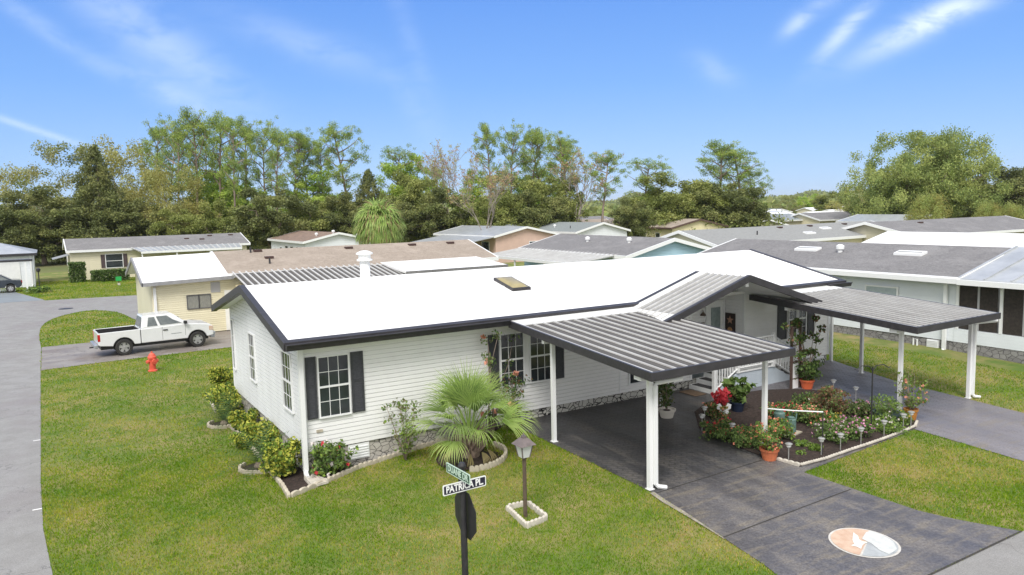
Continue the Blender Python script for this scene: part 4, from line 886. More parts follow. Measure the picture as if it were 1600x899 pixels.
        for _ in range(210):
            a = rng.random()*6.283; r = Wd*.5*math.sqrt(rng.random()); t = rng.random(); z = H*(.2+.76*t); e_ = math.sqrt(max(.02, 1-((t-.25)/.85)**2))
            C.append(Vector((math.cos(a)*r*e_, math.sin(a)*r*e_, z))); Rr.append(.8+.9*rng.random())
        crown_mesh('crown', C, Rr, 150, .28, .6, [L_OAK, L_OAK2], rng, T, .7); bark = BARK
    elif kind == 'shrubgold':
        for i in range(8): a = i*.8; limb(mb, Vector((0,0,0)), Vector((math.cos(a)*.6, math.sin(a)*.6, 1)), H*.7, .07, rng, 4, .2)
        for _ in range(120):
            a = rng.random()*6.283; r = Wd*.5*math.sqrt(rng.random()); t = rng.random(); e_ = math.sqrt(1-t*t*.95); C.append(Vector((math.cos(a)*r*e_, math.sin(a)*r*e_, H*t*.93))); Rr.append(.55+.5*rng.random())
        crown_mesh('crown', C, Rr, 210, .3, .22, [L_GOLD, L_OAK2], rng, T, 1.2, -.8); bark = BARK
    mb.build('trunk', bark, T, smooth=True)
    T['H'] = H; T['W'] = Wd
    return T
PRO = {}
for kind, H, Wd, n in (('pine',18,7,4),('broad',11,9,3),('olive',11,9,2),('green',13,7,2),('gold',12,9,2),('grey',13,9,1),('cedar',13,9,2),('bare',13,6,3),('oak',15,28,1),('shrubgold',6,9,1)):
    PRO[kind] = [tree_proto(kind, H, Wd, 100+i*17+len(kind)) for i in range(n)]
used_ = []
NAMES = {'pine':'pine_tree','broad':'evergreen_tree','olive':'evergreen_tree','green':'leafy_tree','gold':'golden_tree','grey':'leafy_tree','cedar':'cedar_tree','bare':'bare_tree','oak':'oak_tree','shrubgold':'golden_shrub'}
DESC = {'pine':'tall bare-trunked pine with tufted green crown','broad':'dense dark evergreen tree','olive':'dense olive-brown evergreen tree','green':'fresh light-green leafy tree','gold':'thin golden-leaved tree','grey':'thin greyish-green tree','cedar':'dark conical cedar','bare':'leafless pale-branched tree','oak':'huge spreading live oak','shrubgold':'rounded golden weeping shrub'}
TREES = [ # kind, px, top py, px width, distance
 ('gold',22,262,120,112),('grey',98,224,125,112),('cedar',146,222,118,98),('broad',60,296,150,96),('broad',8,318,110,92),('gold',190,218,120,114),('gold',235,262,110,106),('broad',205,312,110,100),
 ('pine',233,192,66,108),('pine',268,184,72,104),('pine',297,178,80,106),('pine',335,180,78,108),('pine',372,192,66,110),('pine',408,192,66,112),('pine',444,206,72,112),('pine',479,214,72,114),('pine',543,196,84,110),('pine',610,232,70,118),('pine',252,202,60,114),('pine',318,196,60,114),('pine',355,190,60,104),('pine',425,204,60,106),('pine',498,226,60,114),('pine',868,222,60,116),
 ('gold',268,262,100,102),('green',322,268,110,112),('green',375,280,110,112),('green',345,250,90,118),('broad',420,292,126,92),('olive',345,314,90,98),('green',495,268,100,112),('olive',490,308,90,96),('olive',275,325,90,98),
 ('cedar',575,262,88,104),('broad',530,304,100,98),('olive',640,270,100,104),('green',625,236,74,116),('green',660,246,66,118),('broad',690,292,110,98),('bare',681,220,66,108),('bare',722,230,60,108),('broad',610,312,90,96),
 ('pine',766,199,60,112),('pine',792,200,60,114),('pine',822,203,58,114),('pine',852,203,60,114),('pine',884,212,78,110),('green',742,262,80,114),('green',830,262,80,118),('olive',800,270,96,100),('olive',745,305,90,98),('bare',762,262,72,86),('bare',900,232,90,104),('olive',870,272,92,106),('broad',840,300,96,98),
 ('pine',938,236,72,104),('pine',1000,250,78,108),('olive',1050,272,120,104),('broad',985,310,66,92),('olive',1100,290,100,104),('pine',1118,226,96,108),('pine',1160,232,96,108),('broad',1140,284,110,102),('pine',1185,262,60,110),
 ('green',1262,302,42,260),('grey',1232,306,44,250),('olive',1300,300,60,200),('gold',1332,290,60,150),('oak',1440,206,250,112),('olive',1385,290,110,126),('broad',1578,262,130,118),('olive',1520,288,100,124),('broad',1500,300,90,128),('cedar',1602,258,60,122),
 ('shrubgold',1452,306,84,88),('shrubgold',1545,320,60,92),('shrubgold',1582,322,64,92)]
ORD = ['first','second','third','fourth','fifth','sixth','seventh','eighth','ninth','tenth','eleventh','twelfth','thirteenth','fourteenth','fifteenth','sixteenth','seventeenth','eighteenth','nineteenth','twentieth','twenty-first','twenty-second','twenty-third','twenty-fourth','twenty-fifth','twenty-sixth','twenty-seventh','twenty-eighth','twenty-ninth','thirtieth','thirty-first','thirty-second']
bykind = {}
for t in sorted(TREES, key=lambda t: t[1]): bykind.setdefault(t[0], []).append(t)
tr = random.Random(5)
for kind, lst in bykind.items():
    for i, t in enumerate(lst):
        _, px, py, wpx, dist = t; pr = PRO[kind][i % len(PRO[kind])]
        top = AT(px, py, dist); base = Vector((top.x, top.y, 0)); H = top.z; Wm = wpx/FPX*dist*(.86 if kind == 'pine' else 1)
        sc = (Wm/pr['W'], Wm/pr['W'], H/pr['H']*(1.0 if kind != 'pine' else .99))
        lab = DESC[kind] + (', %s from the left in the treeline' % ORD[i] if len(lst) > 1 else ' rising above the roofs at right' if kind == 'oak' else ' in the treeline at left')
        if pr not in used_: c = pr; used_.append(pr)
        else: c = copy_tree(pr)
        c.name = NAMES[kind]; c.location = base; c.rotation_euler = (0, 0, tr.random()*6.28); c.scale = sc
        tag(c, lab, 'shrub' if kind == 'shrubgold' else 'tree', 'trees of the line behind the homes')
for c in bpy.data.objects:
    for k in ('H', 'W'):
        if k in c: del c[k]

# cabbage palm
def fan_leaf(rng, base, d, pet, rad, nleaf, droop, V, F, wid=.03, spread=1.9):
    """petiole then leaflets radiating, each bent down at the tip; ribbons of 3 quads"""
    d = d.normalized(); side = d.cross(Vector((0,0,1))); side = side.normalized() if side.length > .1 else Vector((1,0,0)); side = Matrix.Rotation(rng.normal()*.35, 3, d) @ side; upv = side.cross(d)
    p = [base]; 
    for i in range(4): p.append(p[-1]+(d-Vector((0,0,droop*.12*i))).normalized()*pet/4)
    hub = p[-1]; dd = (p[-1]-p[-2]).normalized(); upv = side.cross(dd)
    for k in range(nleaf):
        a = (k/(nleaf-1)-.5)*spread*2; a2 = a*.8
        l = rad*(.75+.25*math.cos(a))*(.9+.2*rng.random())
        dir_ = (dd*math.cos(a2)+side*math.sin(a2)+upv*(.18*abs(math.sin(a2*1.2))+.05*rng.normal())).normalized()
        wv = dir_.cross(upv).normalized()*wid
        q = hub.copy(); i0 = len(V); n = 4; w0 = [.45, 1, .9, .55, .05]; dcur = dir_.copy()
        for j in range(n+1):
            V.append(tuple(q-wv*w0[j])); V.append(tuple(q+wv*w0[j]))
            dcur = (dcur+Vector((0,0,-droop*.26*(j+.3)))).normalized(); q = q+dcur*l/n
        for j in range(n): F.append((i0+2*j, i0+2*j+1, i0+2*j+3, i0+2*j+2))
    return p
L_PALM = leafmat('palm_leaf', (0.323,0.475,0.112), (0.476,0.589,0.208), 1.5, .45); L_PALM2 = leafmat('palm_leaf_deep', (.18,.28,.08), (.28,.38,.13), 1.5, .4); L_PALMD = leafmat('dry_palm_leaf', (.36,.31,.14), (.28,.22,.11), 2, .3)
tp = AT(590, 306, 52); bs = Vector((tp.x, tp.y, 0))
CPT = thing('cabbage_palm', 'cabbage palm with shaggy round yellow-green head between the white home and salmon home', 'palm', bs)
rng = np.random.default_rng(3); V = []; F = []; hz = tp.z-1.95
for i in range(115):
    z = 1-2*(i+.5)/115*.74; a = i*2.399; r = math.sqrt(max(0, 1-z*z)); d = Vector((r*math.cos(a), r*math.sin(a), z))
    fan_leaf(rng, Vector((0,0,hz)), d, .95, 1.3, 17, .9+.5*rng.random(), V, F, .05, 1.2)
quadmesh('crown', np.array(V), np.array(F), [L_PALM, L_PALMD, L_PALM2], RNG.choice([0,0,0,1,2], len(F)//4).repeat(4)[:len(F)], CPT)
mb = MB(); mb.tube([(0,0,0),(.02,0,hz*.5),(0,0,hz-.2)], [.24,.2,.22], 10); mb.build('trunk', mat('palm_trunk', (.20,.13,.085), (.32,.22,.15), scale=5, rough=.9, stretch=(1,1,3)), CPT)

# distant wooded hills and the low growth under the treeline
HILL = leafmat('hill_canopy', (.075,.11,.04), (.12,.14,.055), .02, .1)
def hill():
    mb = MB(); n = 90; rows = 8
    for j in range(rows):
        for i in range(n+1):
            az_ = R_(-5+75*i/n); rr_ = 950+j*110; hh = (math.sin(j/(rows-1)*math.pi/1.35))*(16+5*math.sin(i*.35)+4*math.sin(i*.9+2)+2*math.sin(i*2.1))
            mb.v.append((CAM.x+rr_*math.sin(az_), CAM.y+rr_*math.cos(az_), hh-1))
    for j in range(rows-1):
        for i in range(n): mb.f.append((j*(n+1)+i, j*(n+1)+i+1, (j+1)*(n+1)+i+1, (j+1)*(n+1)+i))
    mb.m = [0]*len(mb.f); return mb.build('hills', FIELD, kind='structure', smooth=True)
hill()
n = 24000; az_ = RNG.random(n)*R_(72)-R_(4); rr_ = 330+RNG.random(n)**.8*1300
jj = (rr_-950)/110; ii = (np.degrees(az_)+5)/75*90
hh = np.where(jj > 0, np.sin(np.clip(jj, 0, 7)/7*math.pi/1.35)*(16+5*np.sin(ii*.35)+4*np.sin(ii*.9+2)+2*np.sin(ii*2.1)), 0)
Cc_ = np.stack([CAM.x+rr_*np.sin(az_), CAM.y+rr_*np.cos(az_), hh-1+RNG.random(n)*5+(0 if 1 else 0)], 1)
base = []; 
V, F = leafcloud(np.repeat(Cc_, 7, 0)+RNG.normal(size=(n*7, 3))*np.array([3, 3, 1.2]), 3.6, .8, .6)
o = quadmesh('far_wood', V, F, [L_OLIVE, L_DARK2, L_OLIVE2, L_OAK], RNG.integers(0, 4, len(F)), kind='stuff'); o['label'] = 'distant wood covering the hills'
# undergrowth below the treeline
n = 2600; t = RNG.random(n); pxs = -40+1290*t
C_ = []
for k in range(n):
    d = 96+RNG.random()*26; p = AT(pxs[k], 330, d); 
    if 905 < pxs[k] < 965 or pxs[k] > 1215: continue
    C_.append((p.x, p.y, RNG.random()*3.4))
C_ = np.array(C_); k = np.repeat(np.arange(len(C_)), 26)
V, F = leafcloud(C_[k]+RNG.normal(size=(len(k), 3))*np.array([.9, .9, .6]), .36, .6)
o = quadmesh('undergrowth', V, F, [L_DARK, L_DARK2, L_OLIVE], RNG.integers(0, 3, len(F)), kind='stuff'); o['label'] = 'dark undergrowth beneath the treeline'

# ------------------------------------------------------------------ garden plants
def bush(name, label, cat, loc, h, r, mats_, leaf, n, seed, flowers=None, group=None, flat=.75, up=.3, stems=7, tall=False, asp=.6, fsize=.07, fn=60, stemmat=None):
    rng = np.random.default_rng(seed); T = thing(name, label, cat, loc, 0, group); mb = MB(); C = []; Rr = []
    for i in range(stems):
        a = i*2.4+rng.random(); lean = (.12 if tall else .75)*rng.random()+(.02 if tall else .15)
        d = Vector((math.cos(a)*lean, math.sin(a)*lean, 1)); pts = [Vector((0,0,-.02))]
        for k in range(4): d = (d+Vector(rng.normal(size=3))*.12).normalized(); pts.append(pts[-1]+d*h/4*(.7+.35*rng.random()))
        mb.tube(pts, [.012+h*.008, .01+h*.006, .009, .007, .005], 5)
        for k in (1, 2, 3, 4): C.append(pts[k]); Rr.append(r*(.28 if not tall else .5)*(.7+.6*rng.random()))
    if not tall:
        for _ in range(26):
            a = rng.random()*6.283; q = math.sqrt(rng.random())*r*.8; z = h*(.15+.8*rng.random())*(1-.35*(q/r)**2); C.append(Vector((math.cos(a)*q, math.sin(a)*q, z))); Rr.append(r*(.2+.16*rng.random()))
    C = np.array([tuple(c_) for c_ in C]); Rr = np.array(Rr); k = rng.integers(0, len(C), n)
    d = rng.normal(size=(n, 3)); d /= np.linalg.norm(d, axis=1)[:, None]; P = C[k]+d*(Rr[k]*rng.random(n)**.35)[:, None]*np.array([1, 1, flat]); P[:, 2] = np.maximum(P[:, 2], .02)
    V, F = leafcloud(P, leaf, asp, up, rng)
    quadmesh('foliage', V, F, mats_, rng.integers(0, len(mats_), n), T)
    mb.build('stem', stemmat or BARK, T, smooth=True)
    if flowers:
        for fm in flowers:
            kk = rng.integers(0, len(C), fn); d = rng.normal(size=(fn, 3)); d[:, 2] = abs(d[:, 2])+.3; d /= np.linalg.norm(d, axis=1)[:, None]
            P = C[kk]+d*(Rr[kk]*1.02)[:, None]*np.array([1, 1, flat]); V, F = leafcloud(np.repeat(P, 4, 0)+rng.normal(size=(fn*4, 3))*fsize*.22, fsize, .8, .4, rng)
            quadmesh('blossom', V, F, [fm], None, T)
    return T
def LM(name, a, b, tr=.3): return leafmat(name, a, b, 6, tr)
Y1 = LM('variegated_leaf', (.46,.50,.06), (.58,.56,.12)); Y2 = LM('variegated_leaf_green', (.15,.26,.04), (.26,.36,.06)); YD = LM('shrub_leaf_dark', (.05,.10,.02), (.09,.14,.03))
RG = LM('rose_leaf', (.13,.22,.06), (.22,.30,.09)); RD = LM('rose_leaf_dark', (.05,.10,.03), (.10,.15,.05)); LR = LM('reddish_leaf', (.20,.09,.06), (.26,.16,.08)); OL = LM('dull_leaf', (.16,.17,.07), (.2,.19,.09))
FR = LM('red_petal', (.65,.05,.07), (.75,.10,.12)); FC = LM('coral_petal', (.85,.25,.16), (.80,.36,.24)); FP = LM('pink_petal', (.78,.30,.50), (.86,.5,.66)); FW = LM('white_petal', (.85,.8,.78), (.8,.7,.7)); FS = LM('salmon_petal', (.85,.42,.30), (.8,.35,.25)); FM = LM('magenta_petal', (.55,.12,.42), (.65,.25,.55)); FY = LM('yellow_petal', (.8,.6,.1), (.85,.7,.2))
def gp(x, y, dz=0): 
    p = G(x, y, dz); return (p.x, p.y, p.z+dz)
g_ = 'yellow variegated shrubs along the gable wall'
for i, (x, y, h, r, lab) in enumerate([(347, 607, .85, .5, 'farthest yellow variegated shrub, at the back corner of the gable wall'), (356, 648, 1.05, .62, 'large yellow variegated shrub behind the far sago palm'), (381, 674, .72, .46, 'yellow variegated shrub between the far sago and the middle shrubs'),
        (392, 700, .72, .45, 'low yellow variegated shrub nearest the concrete edging'), (424, 700, .85, .5, 'yellow variegated shrub close against the stone skirt'), (443, 745, 1.0, .55, 'big bright yellow variegated shrub beside the front corner downspout')]):
    bush('variegated_shrub', lab, 'shrub', gp(x, y), h*.92, r*.93, [Y1, Y1, Y2, YD], .085, 2400, 40+i, group=g_, stems=8)
def sago(lab, x, y, s, seed):
    T = thing('sago_palm', lab, 'palm', gp(x, y), 0, 'sago palms in the scalloped rings'); rng = np.random.default_rng(seed); V = []; F = []
    for i in range(22):
        a = i*2.4+rng.random()*.4; el_ = R_(78-62*(i/21)); d = Vector((math.cos(a)*math.cos(el_), math.sin(a)*math.cos(el_), math.sin(el_))); q = Vector((0,0,.12)); dc = d.copy()
        for k in range(14):
            dc = (dc+Vector((0,0,-.07))).normalized(); q2 = q+dc*.055*s; sd = dc.cross(Vector((0,0,1))).normalized()
            for sg in (-1, 1):
                t = q2+sd*sg*.17*s*math.sin(math.pi*(k+1.5)/16)+dc*.05+Vector((0,0,.02)); i0 = len(V); wv = dc*.010; V += [tuple(q2-wv), tuple(q2+wv), tuple(t+wv*.2), tuple(t-wv*.2)]; F.append((i0, i0+1, i0+2, i0+3))
            q = q2
    quadmesh('frond', np.array(V), np.array(F), [LM('sago_frond', (.07,.14,.04), (.12,.19,.06))], None, T)
    mb = MB(); mb.lathe([(0,-.02),(.09,0),(.1,.08),(.05,.16),(0,.17)], 9); mb.build('trunk', BARK, T)
sago('sago palm in the far scalloped ring by the gable wall', 350, 666, 1.15, 1); sago('sago palm in the near scalloped ring by the gable wall', 404, 733, 1.25, 2)
bush('rose_bush', 'green rose bush with pink-red blooms at the front corner, right of the downspout', 'shrub', gp(513, 742), .85, .5, [RG, RG, Y2, RD], .085, 1500, 60, [FR, FW], stems=9, fn=13, fsize=.08)
bush('corner_vine', 'spindly vine climbing behind the yellow shrub at the corner post', 'plant', gp(455, 700), .9, .15, [RD, RG], .06, 110, 61, tall=True, stems=3)
bush('tall_shrub', 'sparse upright shrub against the stone skirt, left of the big palm', 'shrub', (G(613, 706).x, -.48, .1), 1.5, .36, [RG, Y2, OL], .075, 620, 62, tall=True, stems=6, up=.1)
bush('tall_rose', 'tall thin rose with coral blooms rising past the eave beside the window', 'shrub', (4.35, -.62, .2), 2.95, .3, [RD, OL, RG], .07, 520, 63, [FS], tall=True, stems=4, fn=4, fsize=.14)
bush('rose_bush', 'dark rose bush with one salmon bloom under the double window', 'shrub', (5.0, -.62, .25), 1.5, .45, [RD, RD, RG, LR], .085, 620, 64, [FS], tall=True, stems=6, fn=2, fsize=.15)
bush('dry_grass_tuft', 'small tan tuft between the thin shrub and the palm', 'plant', gp(658, 690), .5, .25, [OL, Y2], .1, 120, 65, tall=True, stems=5, asp=.15)

# big fan palm
b0 = G(735, 716); PLM = thing('fan_palm', 'large spreading fan palm with drooping split leaves on the front lawn', 'palm', b0)
rng = np.random.default_rng(11); V = []; F = []; mats_i = []
NF = 36
for i in range(NF):
    t = i/(NF-1); a = i*2.399+rng.random()*.3; el_ = R_(88-64*t**1.05+rng.normal()*9); d = Vector((math.cos(a)*math.cos(el_), math.sin(a)*math.cos(el_), math.sin(el_)))
    n0 = len(F); fan_leaf(rng, Vector((rng.normal()*.05, rng.normal()*.05, .5+.15*(1-t))), d, .55+.3*t*(1-.2*t)+.1*rng.random(), .78+.25*rng.random(), 30, .2+.6*rng.random()+.2*t, V, F, .0115, .8+.45*rng.random())
    mats_i += [0 if rng.random() < .6 else 1]*(len(F)-n0)
for i in range(12):
    a = i*2.4; d = Vector((math.cos(a), math.sin(a), -.15+.2*rng.random())); n0 = len(F); fan_leaf(rng, Vector((0,0,.4)), d, .5, .42, 7, 1.1, V, F, .012, .5); mats_i += [2]*(len(F)-n0)
quadmesh('frond', np.array(V), np.array(F), [L_PALM, L_PALM2, L_PALMD], np.array(mats_i), PLM)
mb = MB()
for i in range(NF):
    t = i/(NF-1); a = i*2.399; el_ = R_(88-64*t**1.05); d = Vector((math.cos(a)*math.cos(el_), math.sin(a)*math.cos(el_), math.sin(el_))); p = [Vector((0,0,.5))]
    for k in range(4): p.append(p[-1]+(d-Vector((0,0,.09*k))).normalized()*.22)
    mb.tube(p, [.022,.016,.012,.01,.008], 4)
mb.build('petiole', L_PALM, PLM)
mb = MB(); mb.lathe([(.24,-.03),(.22,.1),(.16,.3),(.12,.5),(0,.62)], 12)
for i in range(46):      # old leaf bases
    a = i*2.4; z = .05+.5*i/46; r = .2-.1*z; mb.tube([(r*math.cos(a)*.8, r*math.sin(a)*.8, z), (r*1.7*math.cos(a), r*1.7*math.sin(a), z+.16), (r*2.3*math.cos(a), r*2.3*math.sin(a), z+.34)], [.03,.022,.008], 5)
mb.build('trunk', mat('fibrous_trunk', (.16,.11,.085), (.26,.2,.16), scale=9, rough=.95), PLM)
rp = MB(); rp.lathe([(.78,.0),(.7,.045),(.4,.06),(0,.065)], 24); o = rp.build('palm_mulch', MULCH, PLM)

# ------------------------------------------------------------------ scalloped concrete edging
def edging_proto(nsc, ln, h, th, m_, nm):
    mb = MB(); w_ = ln/nsc; pts = [(-ln/2, 0)]
    for k in range(nsc):
        for j in range(7):
            a = math.pi*(1-j/6); pts.append((-ln/2+w_*(k+.5)+w_*.5*math.cos(a), h*.68+h*.32*math.sin(a)))
    pts.append((ln/2, 0)); n = len(pts)
    mb.add([(x, -th/2, z-.03) for x, z in pts]+[(x, th/2, z-.03) for x, z in pts], [tuple(range(n-1, -1, -1)), tuple(range(n, 2*n))]+[(i, i+1, i+1+n, i+n) for i in range(n-1)])
    return mb.build(nm, m_, bevel=.008)
protos = {}
def run(pts, proto_args, label, group, closed=False, lift=.0):
    key = proto_args; num = 0
    P = [Vector((p[0], p[1])) for p in pts]; ln = proto_args[1]
    for a, b in zip(P[:-1], P[1:]):
        d = b-a; n = max(1, round(d.length/ln)); rz = math.atan2(d.y, d.x)
        for i in range(n):
            c_ = a.lerp(b, (i+.5)/n)
            if key not in protos: o = edging_proto(*proto_args); protos[key] = o
            else: o = protos[key].copy(); COL.objects.link(o)
            o.location = (c_.x, c_.y, gz(c_.x, c_.y)+.012+lift); o.rotation_euler = (0, 0, rz+random.uniform(-.015, .015)); o.scale = (d.length/n/ln*.985, 1, 1)
            tag(o, label+', %s from the start' % ORD[min(num, 19)] if 0 else ORD[min(num, 19)]+' '+label, 'edging', group); num += 1
def g2(*px): return [G(x, y).xy for x, y in px]
EA = (4, .62, .13, .07, CONC, 'edging_block')
run(g2((455,778),(505,757),(560,733),(620,713),(680,694),(742,680)), EA, 'tan scalloped concrete edging block in front of the front border bed', 'edging blocks of the front border')
run(g2((738,680),(772,676)), EA, 'tan scalloped edging block behind the fan palm', 'edging blocks behind the palm')
EB = (4, .62, .12, .07, CONC, 'edging_block')
run(g2((452,779),(440,760),(421,738)), EA, 'tan concrete edging block at the front corner of the side border', 'edging blocks of the side border')
run(g2((410,722),(394,703),(372,678),(359,668)), EA, 'tan concrete edging block between the two sago rings', 'edging blocks between the rings')
run(g2((338,646),(330,632)), EA, 'tan concrete edging block at the far end of the side border', 'edging blocks at the far end')
def ringrun(cx_, cy_, r, a0, a1, n, label, group, args):
    c_ = G(cx_, cy_); run([(c_.x+r*math.cos(R_(a0+(a1-a0)*i/n)), c_.y+r*math.sin(R_(a0+(a1-a0)*i/n))) for i in range(n+1)], args, label, group)
ER = (2, .2, .12, .06, CONC, 'edging_block')
ringrun(350, 664, .42, 120, 330, 7, 'curved scalloped edging block around the far sago palm', 'edging ring of the far sago', ER)
ringrun(404, 732, .42, 120, 330, 7, 'curved scalloped edging block around the near sago palm', 'edging ring of the near sago', ER)
ringrun(735, 716, .82, -120, 20, 9, 'curved scalloped edging block around the foot of the fan palm', 'edging ring of the fan palm', (2, .23, .15, .07, CONC, 'edging_block'))
for cx_, cy_, r in ((350, 664, .42), (404, 732, .42)):
    c_ = G(cx_, cy_); mb = MB(); mb.lathe([(r-.03,0),(r*.6,.035),(0,.045)], 20); o = mb.build('mulch', MULCH, kind='structure'); o.location = (c_.x, c_.y, c_.z+.012)
EG = (5, .5, .09, .06, CONCW, 'edging_strip')
run(g2((1213,719),(1250,730)), (4, .4, .10, .07, CONCW, 'edging_strip'), 'whitish scalloped edging strip at the driveway corner of the flower bed', 'edging strips at the bed corner')
run(g2((1251,729),(1290,719),(1330,705),(1375,690),(1412,676),(1430,668),(1433,660)), EG, 'whitish scalloped edging strip between flower bed and lawn', 'edging strips along the lawn')
# lamp post with its edging square
lp = G(821, 808)
for a, b, sd in (((792,797),(823,826),'left front'), ((823,826),(854,813),'right front'), ((854,813),(825,789),'right rear'), ((825,789),(794,797),'left rear')):
    run(g2(a, b), (5, .52, .13, .06, CONCW, 'edging_block'), 'whitish scalloped edging block on the %s side of the lamp post square' % sd, 'edging square of the lamp post')
LP = thing('lamp_post', 'brown garden lamp post with tapered lantern on the front lawn', 'lamp post', lp)
BR = mat('brown_paint', (.085,.06,.045), (.12,.09,.07), scale=12, rough=.5)
mb = MB(); mb.lathe([(.038,0),(.036,1.12),(.05,1.13),(.05,1.16)], 12); mb.build('pole', BR, LP)
LANT = mat('frosted_pane', (.62,.64,.66), rough=.3)
mb = MB(); b4 = [(-.075,-.075,1.16),(.075,-.075,1.16),(.075,.075,1.16),(-.075,.075,1.16)]; t4 = [(-.12,-.12,1.40),(.12,-.12,1.40),(.12,.12,1.40),(-.12,.12,1.40)]
mb.hexa(b4, t4); ln_ = mb.build('lantern_pane', LANT, LP)
mb = MB()
for k in range(4): mb.tube([b4[k], t4[k]], .012, 5)
mb.hexa([(-.17,-.17,1.40),(.17,-.17,1.40),(.17,.17,1.40),(-.17,.17,1.40)], [(-.06,-.06,1.52),(.06,-.06,1.52),(.06,.06,1.52),(-.06,.06,1.52)]); mb.box(-.04,.04,-.04,.04,1.52,1.56); mb.lathe([(0,0),(.02,.02),(0,.06)], 8, c=(0,0,1.56))
mb.build('lantern_cap', mat('lamp_cap', (.17,.14,.14), (.12,.10,.10), scale=9, rough=.5), LP)
mb = MB(); mb.lathe([(0,0),(.03,.01),(.03,.03)], 8); 

# ------------------------------------------------------------------ street sign
dp = 9.55
sp = AT(722.5, 757, dp); BLK = mat('black_pole', (.016,.016,.018), (.03,.03,.032), scale=9, rough=.5)
SG = thing('street_sign', 'black street-name post with a PATRICA PL. blade and a crossing green blade above', 'street sign', (sp.x, sp.y, 0))
mb = MB(); mb.lathe([(.042,0),(.042,sp.z-.10),(.05,sp.z-.09),(.05,sp.z+.16),(.03,sp.z+.17),(.03,sp.z+.20),(.045,sp.z+.215),(.05,sp.z+.245),(.035,sp.z+.28),(0,sp.z+.29)], 14); mb.build('post', BLK, SG, smooth=False)
def rrect(w_, h_, r, n=5):
    pts = []
    for (cx_, cy_, a0) in ((w_/2-r, h_/2-r, 0), (-w_/2+r, h_/2-r, 90), (-w_/2+r, -h_/2+r, 180), (w_/2-r, -h_/2+r, 270)):
        for i in range(n+1): a = R_(a0+90*i/n); pts.append((cx_+r*math.cos(a), cy_+r*math.sin(a)))
    return pts
def blade(parent, w_, h_, z, yaw, face, txt, tsize, lett, name, tw=None):
    Mx = Matrix.Translation((0, 0, z)) @ Matrix.Rotation(yaw, 4, 'Z') @ Matrix.Translation((0, -.058, 0))
    def plate(ww, hh, r, y0, y1, m_, nm, par):
        mb = MB(); mb.M = Mx; p = rrect(ww, hh, r); n = len(p)
        mb.add([(x, y0, zz_) for x, zz_ in p]+[(x, y1, zz_) for x, zz_ in p], [tuple(range(n)), tuple(range(2*n-1, n-1, -1))]+[(i, (i+1) % n, (i+1) % n+n, i+n) for i in range(n)]); return mb.build(nm, m_, par)
    bl = plate(w_, h_, .018, -.004, .004, lett, name, parent)
    for s in (-1, 1): plate(w_-.028, h_-.028, .012, s*.0045 if s > 0 else -.0060, .0060 if s > 0 else -.0045, face, 'panel', bl)
    for s in (-1, 1):
        cu = bpy.data.curves.new('lettering', 'FONT'); cu.body = txt; cu.size = tsize; cu.align_x = 'CENTER'; cu.align_y = 'CENTER'; cu.extrude = .001; cu.offset = .0035
        o = bpy.data.objects.new('lettering', cu); COL.objects.link(o); cu.materials.append(lett)
        dg = bpy.context.evaluated_depsgraph_get(); me = bpy.data.meshes.new_from_object(o.evaluated_get(dg)); bpy.data.objects.remove(o)
        xs = [v.co.x for v in me.vertices]; wsc = (tw or w_*.86)/(max(xs)-min(xs))
        ro = Mx @ Matrix.Rotation(0 if s < 0 else math.pi, 4, 'Z') @ Matrix.Translation((0, -.0072, 0)) @ Matrix.Rotation(R_(90), 4, 'X') @ Matrix.Diagonal((wsc, 1, 1, 1))
        me.transform(ro); t_ = bpy.data.objects.new('lettering', me); COL.objects.link(t_); t_.parent = bl
    return bl
NAVY = mat('black_reflective', (.016,.016,.035), rough=.35); GRN = mat('dark_green_reflective', (.02,.07,.04), rough=.35); REF = mat('white_reflective', (.80,.82,.80), rough=.4)
yw = math.atan2(CAM.x-sp.x, -(CAM.y-sp.y))   # facing roughly the camera
blade(SG, .62, .135, sp.z, R_(2), NAVY, 'PATRICA PL.', .12, REF, 'name_blade')
blade(SG, .60, .13, sp.z+.155, R_(-88), GRN, 'DUANE DR', .11, mat('pale_green_reflective', (.50,.64,.54), rough=.4), 'cross_blade')
# stop sign seen nearly from behind
mb = MB(); Mx = Matrix.Translation((.0, .0, sp.z-.42)) @ Matrix.Rotation(R_(88), 4, 'Z') @ Matrix.Translation((.06,0,0)); mb.M = Mx; r = .33
p = [(r*math.cos(R_(22.5+45*k)), r*math.sin(R_(22.5+45*k))) for k in range(8)]
mb.add([(x, -.06, z) for x, z in p]+[(x, -.055, z) for x, z in p], [tuple(range(8)), tuple(range(15, 7, -1))]+[(i, (i+1) % 8, (i+1) % 8+8, i+8) for i in range(8)]); mb.build('stop_plate', BLK, SG)

